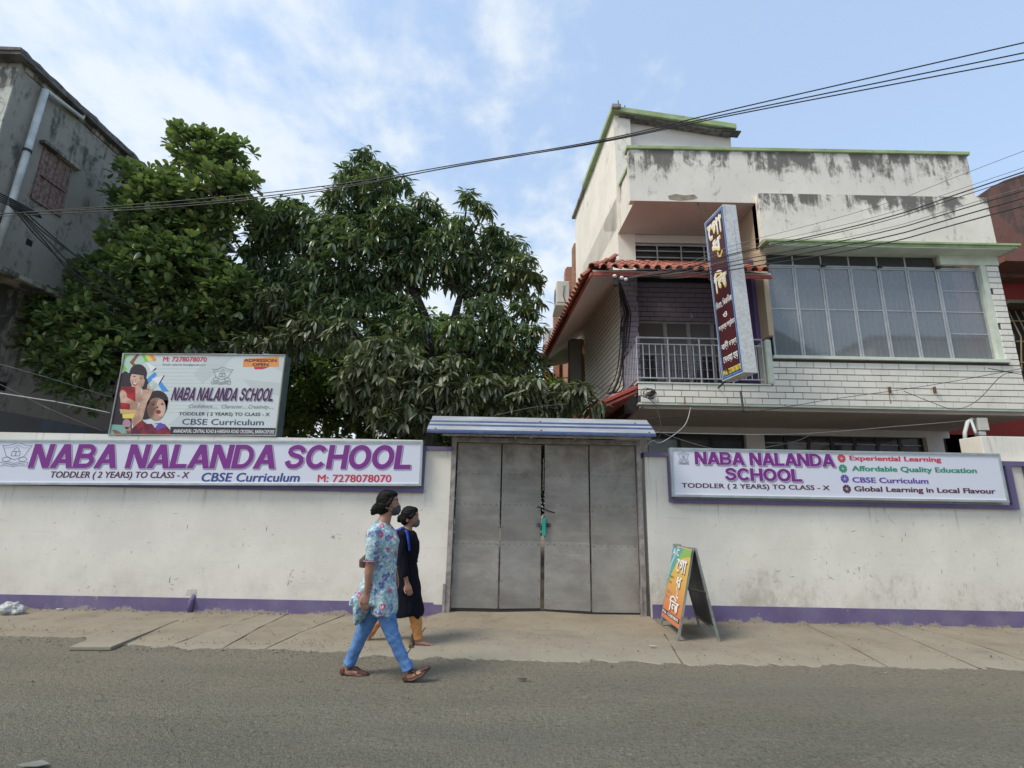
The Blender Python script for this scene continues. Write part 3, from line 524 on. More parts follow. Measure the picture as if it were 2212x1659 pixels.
f1.text('M: 7278078070', fb(f1, 687, 1025, 845, 1042), I_RED, .003, .02)
# right sign
s2, f2 = signboard('white sign with school name and four bullet points on the wall right of the gate', 'school signs', (1448, 965), (2165, 982), (2180, 1086), (1452, 1073), W0 - .10, .075, FLEX, .034)
head(f2, 'NABA NALANDA', fb(f2, 1500, 976, 1803, 1008), sh=(.017, -.014)); head(f2, 'SCHOOL', fb(f2, 1565, 1011, 1732, 1040), sh=(.017, -.014))
f2.text('TODDLER ( 2 YEARS) TO CLASS - X', fb(f2, 1472, 1043, 1793, 1062), I_MAR, .003, .022)
for s_, bx, mt_ in (('Experiential Learning', (1834, 984, 2034, 1001), I_RED), ('Affordable Quality Education', (1839, 1006, 2111, 1025.5), I_GRN), ('CBSE Curriculum', (1840, 1030.5, 2006, 1045), I_VIO), ('Global Learning in Local Flavour', (1844, 1050, 2152, 1070), I_MAR)):
    f2.text(s_, fb(f2, *bx), mt_, .003, .03)
crest(f2, 1464, 976, 1489, 1004, I_GREY, .005)
for (x, y), mt_ in zip(((1817.5, 990), (1820.5, 1012), (1824.5, 1034), (1829, 1056)), (I_RED, I_GRN, I_VIO, I_MAR)):
    u, v = fp(f2, x, y); m = MB()
    for k in range(8):
        a = (k + .5) * math.pi / 4; ca, sa = math.cos(a), math.sin(a); r_ = .062
        m.quad(*[f2.pt(u + ca * p + -sa * q_, v + sa * p + ca * q_, .003) for p, q_ in ((.008, 0), (r_ * .8, -.019), (r_, -.008), (r_ * .86, 0), (r_, .008), (r_ * .8, .019))])
    m.build('printed_flower', mt_, s2)
# billboard standing above the wall
s3, f3 = signboard('tall billboard with two smiling children standing above the long purple sign', 'school signs', (262, 762), (613, 767), (597, 943), (234, 940), W0 + .02, .20, FLEX2, .018, simple('billboard_edge', (0.30, 0.29, 0.27), .6), SIGNSIDE)
c1 = lambda x, y: (x * .291, 732 + y * .291)
b1 = lambda x0, y0, x1, y1: fb(f3, *c1(x0, y0), *c1(x1, y1))
p1_ = lambda x, y: fp(f3, *c1(x, y))
for k in range(14):   # faint ruled lines of the print
    y = 195 + k * 27; strip(f3, [p1_(1080, y), p1_(1690, y)], .003, I_LG, .0015)
for q_ in ([(1560, 110), (1760, 110), (1500, 330), (1440, 260)], [(1800, 300), (2090, 330), (2080, 420), (1900, 400)], [(1250, 640), (1480, 430), (1560, 520), (1420, 650)], [(1950, 110), (2100, 120), (2090, 240), (2000, 200)]):
    f3.poly('printed_shape', [p1_(*p) for p in q_], flat('ink_pale_grey', (.54, .60, .60)), .001)
f3.text('M: 7278078070', b1(1215, 132, 1533, 170), I_RED, .003, .02); f3.text('Email: nalanda.bkp@gmail.com', b1(1210, 182, 1525, 203), I_GREY, .003, .012)
f3.poly('printed_banner', [p1_(1810, 148), p1_(2070, 133), p1_(2070, 205), p1_(1803, 207)][::-1], I_ORG, .002); f3.poly('printed_banner', [p1_(1885, 207), p1_(2000, 207), p1_(1950, 225), p1_(1890, 225)][::-1], I_RED, .002)
f3.text('ADMISSION', b1(1815, 148, 2053, 172), I_MAR, .004, .03); f3.text('OPEN', b1(1877, 179, 1992, 202), I_MAR, .004, .03)
crest(f3, *c1(1583, 208), *c1(1715, 340), I_GREY, .006)
bx = b1(1282, 360, 2035, 462); heading(f3, 'NABA NALANDA SCHOOL', bx, I_SH, .0022, .15, (.014, -.012), 0, 'lettering_shadow'); heading(f3, 'NABA NALANDA SCHOOL', bx, flat('ink_plum', (.07, .012, .07)), .0036, .15)
f3.text('Confidence.....  Character.....Creativity.....', b1(1405, 485, 2030, 527), I_GREY, .003, .0, .35); f3.text('TODDLER ( 2 YEARS) TO CLASS - X', b1(1330, 543, 2000, 580), I_BLACK, .003, .015)
f3.text('CBSE Curriculum', b1(1357, 592, 1957, 642), flat('ink_ink', (.05, .06, .16)), .003, .012)
f3.poly('printed_strip', [p1_(1265, 652), p1_(2056, 662), p1_(2050, 712), p1_(1265, 710)][::-1], I_BLACK, .0015); f3.text('ANANDAPURI, CENTRAL ROAD & HARISAVA ROAD CROSSING, BARRACKPORE', b1(1290, 670, 2035, 708), I_WHITE, .003, .012)
k8 = lambda x, y: fp(f3, 237.2 + x * .11845, 752.2 + y * .11845)
def pp(pts, mat, off, name='printed_shape'):
    P_ = [k8(*p) for p in pts]; A_ = sum(P_[i][0] * P_[(i + 1) % len(P_)][1] - P_[(i + 1) % len(P_)][0] * P_[i][1] for i in range(len(P_)))
    return f3.poly(name, P_ if A_ > 0 else P_[::-1], mat, off)
def pe(cx, cy, rx, ry, mat, off, rot=0.0, name='printed_shape'):
    return pp([(cx + rx * math.cos(a) * math.cos(rot) - ry * math.sin(a) * math.sin(rot), cy + rx * math.cos(a) * math.sin(rot) + ry * math.sin(a) * math.cos(rot)) for a in [2 * math.pi * k / 20 for k in range(20)]], mat, off, name)
pp([(235, 90), (560, 90), (650, 250), (420, 420), (205, 420), (215, 250)], I_PALE, .0012)
pp([(310, 92), (400, 92), (225, 250), (232, 200)], I_LIME, .0014); pp([(222, 262), (320, 380), (260, 430), (200, 340)], I_LIME, .0014)
pp([(500, 92), (560, 92), (440, 260), (540, 380), (470, 360), (360, 260)], I_BRN, .0015); pp([(565, 92), (620, 92), (700, 240), (650, 260)], I_LIME, .0015); pp([(620, 92), (700, 92), (790, 220), (720, 240)], I_YEL, .0016); pp([(700, 92), (760, 92), (850, 200), (820, 240), (790, 230)], I_ORG, .0017)
pp([(655, 250), (840, 350), (760, 430)], I_WHITE, .0022); pp([(760, 430), (840, 350), (850, 380)], I_BLACK, .0023); pp([(680, 560), (820, 430), (860, 480), (700, 650)], I_SKYB, .0018); pp([(760, 560), (1000, 490), (890, 660)], I_WHITE, .0023); pp([(985, 492), (1000, 495), (910, 650), (890, 650)], I_BLACK, .0024)
pp([(930, 600), (1080, 790), (960, 790), (880, 660)], I_SKYB, .0018); pp([(800, 650), (860, 660), (780, 780), (720, 740)], I_PALE, .0018)
pp([(140, 560), (400, 420), (400, 1500), (20, 1480), (20, 1150), (90, 900)], P_HAIR, .0012); pp([(10, 1390), (250, 1400), (330, 1560), (10, 1590)], P_TEAL, .0014); pp([(40, 1490), (120, 1490), (230, 1560), (300, 1545), (310, 1595), (110, 1595)], I_BRN, .0016)
pe(270, 590, 95, 170, P_HAIR, .0020, .15); pe(640, 660, 65, 150, P_HAIR, .0020, -.1); pe(520, 460, 160, 170, P_HAIR, .0021)
pp([(210, 700), (480, 700), (480, 1110), (200, 1110), (190, 800)], P_RED, .0024); pe(250, 870, 65, 110, P_SKIN, .0026, -.2); pp([(190, 900), (300, 890), (440, 960), (520, 1010), (480, 1160), (370, 1160), (370, 1010), (200, 990)], P_SKIN, .0027)
pp([(470, 720), (560, 700), (570, 1000), (470, 980)], P_SKIN, .0026); pe(500, 560, 125, 155, P_SKIN, .0028, .25, 'printed_face_shape'); pp([(510, 690), (650, 560), (620, 680), (560, 740)], P_SKIN, .003)
pp([(410, 605), (515, 650), (470, 690), (425, 665)], P_SHIRT, .0032); pp([(425, 618), (500, 650), (468, 664), (434, 648)], I_WHITE, .0034); pe(475, 585, 16, 22, P_SKIN2, .0032, .2); pp([(400, 470), (640, 500), (610, 420), (500, 380), (420, 410)], P_HAIR, .0033); pe(870, 1080, 16, 20, P_HAIR, .0041); pe(450, 515, 24, 10, P_HAIR, .0032, .3); pe(570, 550, 24, 9, P_HAIR, .0032, .1)
pp([(180, 1110), (520, 1130), (520, 1190), (200, 1190)], flat('print_tan', (.66, .42, .2)), .0028); pp([(230, 1195), (520, 1190), (480, 1280), (240, 1280)], I_YEL, .0028)
pe(310, 1380, 75, 90, flat('print_sock', (.45, .25, .33)), .0026); pp([(280, 1440), (390, 1440), (400, 1595), (320, 1595)], P_SKIN2, .0026)
pe(870, 960, 200, 190, P_HAIR, .0034); pp([(680, 960), (1060, 950), (1050, 1100), (1000, 1200), (660, 1300), (600, 1300), (640, 1100)], P_HAIR, .0034)
pe(850, 1110, 165, 210, P_SKIN2, .0036, .1, 'printed_face_shape'); pe(935, 1090, 85, 160, P_SKIN, .0037); pe(890, 1165, 45, 38, P_SHIRT, .0039); pe(800, 1030, 30, 12, P_HAIR, .0039); pe(960, 1020, 25, 14, P_HAIR, .0039)
pp([(590, 760), (800, 740), (740, 880), (680, 1000), (560, 1440), (440, 1460), (400, 1330), (560, 1000)], P_SKIN, .0040); pp([(690, 660), (720, 660), (720, 760), (680, 760)], P_SKIN, .004)
pp([(390, 1480), (590, 1310), (680, 1380), (1000, 1380), (1110, 1500), (1120, 1598), (390, 1598)], P_SHIRT, .0042); pp([(820, 1370), (940, 1360), (1040, 1430), (860, 1500)], I_VIO, .0044); pp([(770, 1380), (880, 1380), (830, 1460)], I_LG, .0045)
for x in (-5.2, -4.3): MB().box(x - .03, x + .03, W0 + .05, W0 + .15, 2.2, 2.42).build('support_leg', DARKM, s3)

# vertical lettered sign that projects from the balcony
vs_ = thing('projecting_sign', 'tall narrow maroon signboard with white lettering projecting from the balcony', 'sign', (3.7, 8.1, 3.67))
NT, NB, FT, FB_ = at(1562, 441, 7.46), at(1607, 804, 7.46), at(1520, 484, 8.05), at(1563, 822, 8.05)
e_ = ((FT - NT) + (FB_ - NB)) / 2; FT, FB_ = NT + e_, NB + e_
tx = Vector((.215, .015, 0))
MB().hexa([NB, NB + tx, FB_ + tx, FB_], [NT, NT + tx, FT + tx, FT]).build('box_panel', GALV, vs_)
fv = Frame(FB_, NB - FB_, NT - NB, vs_); Wv, Hv = (NB - FB_).length, (NT - NB).length; fv.U = (NB - FB_).normalized(); fv.V = (NT - NB).normalized(); fv.N = fv.U.cross(fv.V).normalized()
BLUEE = simple('sign_blue_border', (0.10, 0.30, 0.52), .5)
for nm_, e, mt_, of in (('edge_strip', 0, simple('sign_white_edge', (.6, .62, .7), .4), .002), ('printed_border', .018, flat('ink_deep_blue', (.02, .07, .35)), .004), ('printed_border', .035, BLUEE, .005), ('printed_face', .058, I_MUSH, .006)):
    fv.poly(nm_, [(e, e), (Wv - e, e), (Wv - e, Hv - e), (e, Hv - e)], mt_, of + .002)
def vt(s_, u0_, u1_, v0_, v1_, mat, b=.02, off=.009, d=(0, 0)):
    fv.text(s_, (u0_ * Wv, (1 - v1_) * Hv, u1_ * Wv, (1 - v0_) * Hv), mat, off, b, d=d)
for s_, bx in (('\u09c7\u0997\u09be', (.12, .86, .035, .135)), ('\u09a7', (.25, .72, .16, .235)), ('\u09bf\u09b2', (.16, .80, .355, .475))):
    vt(s_, *bx, I_YEL, .022, .0088, (.0, -.035)); vt(s_, *bx, I_WHITE, .022, .0105)
strip(fv, [(Wv * a, Hv * (1 - b)) for a, b in ((.5, .25), (.52, .275), (.62, .285), (.72, .262))], .032, I_YEL, .0092)
for s_, bx in (('\u09bf\u09ac\u09ac\u09be\u09b9, \u09bf\u09aa\u0995\u09bf\u09a8\u0995', (.12, .9, .535, .585)), ('\u0993', (.40, .6, .62, .65)), ('\u0985\u09a8\u09cd\u09af\u09be\u09a8\u09cd\u09af \u0985\u09a8\u09c1\u09a0\u09be\u09c7\u09a8', (.12, .9, .675, .72)), ('\u09ac\u09be\u09a1\u09bc\u09c0 \u09ad\u09be\u09a1\u09bc\u09be', (.16, .88, .785, .835)), ('\u09c7\u09a6\u0993\u09af\u09bc\u09be \u09b9\u09af\u09bc', (.18, .86, .868, .915))):
    vt(s_.replace('\u09bf\u09ac\u09ac', '\u09bf\u09ac\u09ac'[:2]) if 0 else s_, *bx, I_WHITE, .025)
vt('Mob. 7278078070', .10, .92, .945, .975, I_YEL, .03)
m = MB(); m.tube([FB_ + Vector((.1, -.02, .05)), FB_ + Vector((.15, .56, .02))], .015, 6); m.build('fixing_bar', DARKM, vs_); m = MB(); m.tube([FT + Vector((.12, -.02, -.05)), Vector((FT.x + .15, 8.7, 7.25))], .012, 6); m.build('fixing_bar', DARKM, vs_)

# folding board on the pavement
ab = thing('folding_board', 'orange and teal lettered folding board standing open by the wall', 'folding board', (2.2, 6.75, 0))
def board(P0, P1, T0, T1, nm, mats, kind):   # P0 near foot, P1 far foot, T0 near top, T1 far top
    P0, P1, T0, T1 = map(Vector, (P0, P1, T0, T1)); n = (P1 - P0).cross(T0 - P0).normalized() * .012
    def q_(s0, s1, h0, h1, k0=-1, k1=1, mat=None, name='x'):
        f_ = lambda s_, h: P0.lerp(P1, s_).lerp(T0.lerp(T1, s_), h); a = [f_(s0, h0), f_(s1, h0), f_(s1, h1), f_(s0, h1)]
        return MB().hexa([p + n * k0 for p in a], [p + n * k1 for p in a]).build(name, mat, ab)
    q_(0, .045, .0, 1, mat=mats[0], name='leg'); q_(.955, 1, .0, 1, mat=mats[0], name='leg'); q_(.0451, .9549, .955, 1, mat=mats[0], name='top_rail'); q_(.0451, .9549, .125, .155, mat=mats[0], name='bottom_rail')
    q_(.0451, .9549, .1551, .9549, -.4, .4, mats[1], 'panel')
AF = simple('board_frame_steel', (0.24, 0.26, 0.25), .5, .15, 9); AP = simple('board_back_green', (0.035, 0.05, 0.047), .5, .3, 3)
board((1.965, 6.36, 0.02), (1.985, 7.15, 0.02), (2.20, 6.36, 1.045), (2.215, 7.12, 1.045), '', (AF, AP), 0)
board((2.44, 6.37, 0.02), (2.49, 7.15, 0.02), (2.235, 6.36, 1.04), (2.245, 7.12, 1.04), '', (AF, AP), 0)
MB().box(2.19, 2.25, 6.38, 6.50, 1.02, 1.055).build('hinge', AF, ab); MB().box(2.19, 2.25, 6.95, 7.1, 1.02, 1.055).build('hinge', AF, ab)
MB().tube([(2.10, 6.38, .60), (2.34, 6.38, .55)], .014, 6).build('brace', DARKM, ab); MB().tube([(2.10, 7.12, .60), (2.34, 7.12, .55)], .014, 6).build('brace', DARKM, ab)
Bn, Bf = Vector((1.965, 6.36, .02)), Vector((1.985, 7.15, .02)); Tn, Tf = Vector((2.20, 6.36, 1.045)), Vector((2.215, 7.12, 1.045))
fa = Frame(Bf, Bn - Bf, Tf - Bf, ab); Wa, Ha = (Bn - Bf).length, (Tf - Bf).length; nn = fa.N.copy()
def ap_(pts, mat, off=.014): return fa.poly('printed_shape', [(a * Wa, b * Ha) for a, b in pts], mat, off)
bt = [(0.02, .13), (.98, .13), (.98, .99), (.02, .99)]
M = Mat('board_print_orange'); z = M.sep()[2]; M.col(M.mix(M.step(z, .15, .9), (0.62, 0.19, 0.075), (0.66, 0.47, 0.10))); M.set(rough=.45); ap_(bt, M.m, .0125)
arc = [(.98, .90), (.80, .895), (.55, .86), (.33, .78), (.18, .66), (.05, .50)]
ap_([(.98, .98)] + [(.02, .98), (.02, .48)] + arc[::-1], flat('print_green', (0.25, 0.45, 0.12)), .0135); ap_([(.60, .98), (.02, .98), (.02, .48), (.12, .62), (.30, .80)], flat('print_aqua', (0.10, 0.36, 0.42)), .0142)
ap_([(.02, .52), (.1, .75), (.36, .98), (.30, .98), (.02, .76)], flat('print_pale_aqua', (.35, .55, .58)), .0148)
def at_(s_, u0_, u1_, v0_, v1_, mat, b=.03, off=.018, d=(0, 0), o=None): fa.text(s_, (u0_ * Wa, v0_ * Ha, u1_ * Wa, v1_ * Ha), mat, off, b, d=d, outline=o)
at_('A C', .08, .42, .875, .955, I_WHITE)
for s_, bx in (('\u09c7\u0997\u09be', (.38, .88, .70, .86)), ('\u09a7', (.50, .76, .53, .65)), ('\u09bf\u09b2', (.32, .82, .25, .42))):
    at_(s_, *bx, I_BRN, .02, .016, (.01, -.008), .02); at_(s_, *bx, I_WHITE, .025)
strip(fa, [(.58 * Wa, .53 * Ha), (.62 * Wa, .49 * Ha), (.66 * Wa, .46 * Ha), (.62 * Wa, .44 * Ha), (.72 * Wa, .42 * Ha)], .022, I_WHITE, .018)
at_('\u0985\u09a8\u09c1\u09a0\u09be\u09a8', .10, .36, .60, .635, I_BRN, .01); at_('\u0998\u09b0', .14, .26, .54, .565, I_BRN, .01); at_('\u09c7\u09b8\u09be\u09a8\u09be\u09b0', .06, .36, .42, .46, P_SKIN, .0); at_('\u09ac\u09be\u0982\u09b2\u09be', .06, .30, .36, .395, P_SKIN, .0)
ap_([(.04, .175), (.94, .175), (.94, .225), (.04, .225)], I_BLACK, .015); at_('Mob. 7278078070', .06, .90, .183, .217, I_WHITE, .03)

# ---------------------------------------------------------------- house with balcony
SK = -.08
hs = thing('house', 'two storey white house with tiled balcony awning and stained parapet behind the gate', 'house', (5.5, 9.8, 0))
def sx(X_, Y_): return X_ + SK * (Y_ - 9.81)
def skewbox(x0, x1, y0, y1, z0, z1, skr=False):
    a = [(sx(x0, y0), y0), ((sx(x1, y0) if skr else x1), y0), ((sx(x1, y1) if skr else x1), y1), (sx(x0, y1), y1)]
    return MB().hexa([(p[0], p[1], z0) for p in a], [(p[0], p[1], z1) for p in a])
XR = 8.93
# upper overhanging parapet box
MB().box(2.18, 8.80, 8.60, 8.74, 7.20, 8.325).build('parapet', HOUSEW, hs)
skewbox(2.27, 2.40, 8.7401, 9.8, 7.20, 8.325, True).build('parapet', HOUSEW, hs)
MB().box(8.66, 8.80, 8.7401, 13, 7.20, 8.325).build('parapet', HOUSEW, hs)
MB().box(2.14, 8.84, 8.56, 8.78, 8.3251, 8.40).build('coping', GREEN, hs, bevel=.01)
skewbox(2.235, 2.43, 8.7801, 9.78, 8.3251, 8.40, True).build('coping', GREEN, hs)
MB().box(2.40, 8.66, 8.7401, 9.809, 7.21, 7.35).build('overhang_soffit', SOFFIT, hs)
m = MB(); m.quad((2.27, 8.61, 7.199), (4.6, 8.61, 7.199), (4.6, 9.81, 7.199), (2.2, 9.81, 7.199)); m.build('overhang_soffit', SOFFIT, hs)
# exposed patch of render on the lower edge
pa = [at(*p, 8.595) for p in ((1443, 423), (1460, 419), (1480, 422), (1500, 420), (1507, 427), (1495, 431), (1470, 433), (1446, 430))]
MB().slab([Vector(p) for p in pa][::-1], (0, .004, 0)).build('bare_patch', simple('bare_render', (.34, .28, .21), .9, .2, 9, .01), hs)
# stained band box over the windows
MB().box(4.57, 8.88, 8.48, 8.599, 6.37, 7.33).build('upper_band', HOUSEB, hs); MB().box(4.57, 8.88, 8.5991, 8.75, 6.281, 7.199).build('upper_band', HOUSEB, hs)
MB().box(8.76, 8.88, 8.7501, 13, 6.281, 7.199).build('upper_band', HOUSEB, hs)
MB().box(4.60, 9.09, 8.33, 8.5985, 6.20, 6.245).build('ledge', GREEN, hs); MB().box(4.52, 9.13, 8.30, 8.5985, 6.2451, 6.28).build('ledge', GREEN, hs); MB().box(4.6, 9.0, 8.34, 8.72, 6.18, 6.199).build('ledge_soffit', MINT, hs)
MB().box(4.57, 4.66, 8.61, 9.809, 4.55, 7.198).build('side_wall', BEIGE, hs)
# main body and stair tower
skewbox(2.2, 8.6, 9.815, 13.1, 7.36, 8.1).build('main_block', HOUSET, hs)
for a_, b_, z0_, z1_ in ((2.2, 2.56, 6.24, 9.98), ): skewbox(a_, b_, 9.81, 10.0, z0_, 10.22, True).build('corner_pillar', HOUSET, hs)
m = MB(); m.hexa([(sx(2.2, 10.0001), 10.0001, 6.25), (2.45, 10.0001, 6.25), (2.2, 14.1, 6.25), (sx(2.2, 14.1), 14.1, 6.25)], [(sx(2.2, 10.0001), 10.0001, 10.22), (2.45, 10.0001, 10.22), (2.2, 14.1, 10.22), (sx(2.2, 14.1), 14.1, 10.22)]); m.build('side_wall', HOUSET, hs)
m = MB(); m.hexa([(2.561, 9.93, 8.1), (4.86, 9.93, 8.1), (4.86, 12.5, 8.1), (2.561, 12.5, 8.1)], [(2.561, 9.93, 10.17), (4.86, 9.93, 9.72), (4.86, 12.5, 9.72), (2.561, 12.5, 10.17)]); m.build('stair_tower', HOUSEC, hs)
m = MB(); a = [(2.12, 9.68), (4.90, 9.68), (4.92, 12.6), (sx(2.1, 12.6) - .02, 12.6)]; zt = (10.20, 9.78, 9.78, 10.20); m.hexa([(p[0], p[1], z) for p, z in zip(a, zt)], [(p[0], p[1], z + .13) for p, z in zip(a, zt)]); m.build('tower_roof', GREEN, hs, bevel=.01)
m = MB(); m.hexa([(4.6, 9.7, 9.75), (5.00, 9.7, 9.71), (5.00, 9.9, 9.71), (4.6, 9.9, 9.75)], [(4.6, 9.7, 9.775), (5.00, 9.7, 9.735), (5.00, 9.9, 9.735), (4.6, 9.9, 9.775)]); m.build('roof_flashing', DARKM, hs)
m = MB(); m.hexa([(2.3, 9.74, 10.12), (4.8, 9.74, 9.72), (4.8, 9.92, 9.72), (2.3, 9.92, 10.12)], [(2.3, 9.74, 10.175), (4.8, 9.74, 9.765), (4.8, 9.92, 9.765), (2.3, 9.92, 10.175)]); m.build('roof_beam', simple('dark_grey_strip', (.16, .15, .14), .9, .3, 9, .01), hs)  # thin dark grey strip beneath the front of the tower roof
skewbox(2.11, 2.30, 9.6, 14.2, 10.2205, 10.30, True).build('coping', simple('weathered_coping', (.33, .31, .28), .9, .3, 7, .006), hs)
for x, y in ((1336, 222), (1350, 226)):
    b_ = at(x, 240, 9.7); MB().tube([b_, b_ + Vector((0, 0, .28 if x < 1340 else .15))], .012, 6).build('rebar', DARKM, hs)
skewbox(2.16, 2.5, 14.1, 14.5, 3, 9.35, True).build('rear_side_wall', simple('rear_brick_wall', (.33, .17, .10), .9, .25, 14, .01), hs)
# upper window over the awning
MB().box(2.561, 4.565, 9.83, 9.9, 7.02, 7.1985).build('wall_panel', HOUSEC, hs); MB().box(2.561, 4.565, 9.99, 10.02, 6.2, 7.02).build('window_recess', VOID, hs)
MB().box(4.1, 4.565, 9.83, 9.9, 6.2, 7.02).build('wall_panel', HOUSEC, hs)
w_ = thing_w = MB().box(2.561, 4.1, 9.86, 9.88, 6.96, 7.0).build('window', STEELF, hs)
for z in (6.83, 6.68, 6.50): MB().box(2.561, 4.1, 9.862, 9.878, z, z + .022).build('window_bar', STEELF, w_)
for x in (3.02, 3.53, 4.02): MB().box(x, x + .025, 9.85, 9.872, 6.3, 6.96).build('window_bar', STEELF, w_)
MB().box(2.56, 4.1, 9.92, 9.925, 6.3, 6.96).build('pane', GLASSD, w_)
m = MB(); X_ = lambda y: sx(2.2, y) - .006; m.quad((X_(11.6), 11.6, 6.3), (X_(10.25), 10.25, 6.3), (X_(10.25), 10.25, 6.95), (X_(11.6), 11.6, 6.95)); m.build('side_opening', simple('brown_shutter', (.12, .06, .045), .7), hs)
# ---- cladding tiles
BR = {}
def brick_mesh(mat, L=.296, Hh=.103, D=.012):
    k = (mat.name, L)
    if k not in BR:
        mb = MB(); b = .004; mb.add([(0, 0, 0), (L, 0, 0), (L, 0, Hh), (0, 0, Hh), (b, -D, b), (L - b, -D, b), (L - b, -D, Hh - b), (b, -D, Hh - b)], [(4, 5, 6, 7), (0, 1, 5, 4), (1, 2, 6, 5), (2, 3, 7, 6), (3, 0, 4, 7)]); BR[k] = mb.mesh('brick', mat)
    return BR[k]
NB_ = [0]
def bricks(org, ang, width, z0, rows, mat, skip=None, stuff=None, L=.30, Hh=.112):
    """running bond of cladding tiles on a backing; ang turns the wall about Z"""
    me = brick_mesh(mat); ca, sa = math.cos(ang), math.sin(ang)
    for r_ in range(rows):
        x = -(r_ % 2) * L / 2 + (.04 if r_ % 3 == 0 else 0)
        while x < width - .02:
            a, b = max(x, 0), min(x + L, width) - .008
            if b - a > .012:
                zc = z0 + r_ * Hh
                if not (skip and skip(a, b, zc)):
                    sc_x = (b - a) / .296; p = Vector((org[0] + ca * a, org[1] + sa * a, zc))
                    if stuff is not None and stuff(a): 
                        L_ = b - a; q_ = lambda u, d, h: (p.x + ca * u + sa * d * 1.0, p.y + sa * u - ca * d, p.z + h)
                        SB.add([q_(0, 0, 0), q_(L_, 0, 0), q_(L_, 0, .096), q_(0, 0, .096), q_(.003, .004, .003), q_(L_ - .003, .004, .003), q_(L_ - .003, .004, .093), q_(.003, .004, .093)], [(4, 5, 6, 7), (0, 1, 5, 4), (1, 2, 6, 5), (2, 3, 7, 6), (3, 0, 4, 7)])
                    else:
                        inst('brick', me, hs, p + Vector((sa, -ca, 0)) * .001, (random.uniform(-.004, .004), 0, ang), (sc_x, random.uniform(.85, 1.2) * (.3 if ang else 1), .96 if ang else 1)); NB_[0] += 1
            x += L
SB = MB()
MB().box(4.5, XR, 8.6, 8.72, 3.2851, 4.11).build('bay_wall', JOINT, hs); MB().box(2.19, XR, 8.6, 8.8, 3.25, 3.285).build('slab_edge', MINT, hs)
MB().box(2.19, 4.4999, 8.6, 8.75, 3.2851, 3.62).build('slab_edge', JOINT, hs); MB().box(2.17, 4.5, 8.57, 8.8, 3.6201, 3.645).build('sill_strip', MINT, hs)
MB().box(4.47, 4.58, 8.575, 8.9, 3.6451, 4.47).build('bay_corner_post', MINT, hs, bevel=.03)
bricks((2.19, 8.6), 0, XR - 2.19, 3.287, 3, BRICKW)
bricks((4.5, 8.6), 0, XR - 4.5, 3.623, 4, BRICKW)
MB().box(8.70, XR, 8.6, 8.9, 4.1101, 6.0).build('bay_pier', JOINT, hs); bricks((8.70, 8.6), 0, XR - 8.70, 4.075, 17, BRICKW)
sa_ = math.atan2(-1, .10)   # side wall runs away from the corner
# side wall of the first floor (faces left)
skewbox(2.21, 2.5, 9.81, 13.1, 3.3, 6.3, True).build('side_wall', JOINT, hs)
so = Vector((sx(2.2, 13.1), 13.1)); sn = Vector((2.2, 9.81)); sl_ = (sn - so).length; sang = math.atan2(sn.y - so.y, sn.x - so.x)
bricks((so.x, so.y), sang, sl_, 3.55, 24, BRICKW, stuff=lambda a: a < sl_ - 1.0)
SB.build('bricks_far_side', BRICKW, hs, kind='stuff'); SB = MB()
# purple column and wall inside the balcony
MB().box(2.21, 2.57, 9.8105, 10.2, 3.62, 6.239).build('column', JOINT, hs); bricks((2.21, 9.81), 0, .36, 3.65, 23, BRICKP)
MB().box(2.57, 4.49, 10.2, 10.3, 5.37, 6.2).build('balcony_wall', JOINT, hs); bricks((2.57, 10.2), 0, 1.9, 5.38, 8, BRICKP, stuff=lambda a: True); SB.build('bricks_balcony_wall', BRICKP, hs, kind='stuff')
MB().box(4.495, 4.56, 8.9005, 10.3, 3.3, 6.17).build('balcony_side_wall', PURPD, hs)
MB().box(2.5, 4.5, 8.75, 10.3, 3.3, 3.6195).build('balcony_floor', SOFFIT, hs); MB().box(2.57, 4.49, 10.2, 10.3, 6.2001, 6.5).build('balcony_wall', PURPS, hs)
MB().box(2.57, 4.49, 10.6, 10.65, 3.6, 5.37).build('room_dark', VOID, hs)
MB().box(2.57, 4.49, 10.16, 10.24, 5.371, 5.379).build('window_head', JOINT, hs)
for i, (a, b) in enumerate(((2.575, 3.208), (3.212, 3.698), (3.702, 4.198), (4.202, 4.49))):
    m = MB(); m.box(a, a + .04, 10.18, 10.22, 3.62, 5.37).box(b - .03, b, 10.18, 10.22, 3.62, 5.37).box(a + .04, b - .03, 10.18, 10.22, 5.33, 5.37).box(a + .04, b - .03, 10.18, 10.22, 4.62, 4.66); wn_ = m.build('window', RAILM, hs)
    MB().box(a + .04, b - .03, 10.2, 10.206, 3.62, 4.62).build('pane', GLASSD, wn_); MB().box(a + .04, b - .03, 10.2, 10.206, 4.66, 5.33).build('pane', glass('frosted_pane', (.16, .16, .155), .95, .3), wn_)
    g_ = MB()
    for k in range(5): g_.box(a + .04, b - .03, 10.17, 10.176, 3.75 + k * .19, 3.757 + k * .19)
    for k in range(4): x = a + .04 + (b - a) * (k + .5) / 4; g_.box(x, x + .007, 10.168, 10.175, 3.62, 4.62)
    g_.build('grille', RAILM, wn_)
m = MB(); m.tube([(3.7, 10.0, 5.50), (3.7, 9.95, 5.42)], .012, 6); m.ell((3.7, 9.93, 5.40), .03, .03, .04, 10, 6); m.build('bulb_holder', I_LG, hs)
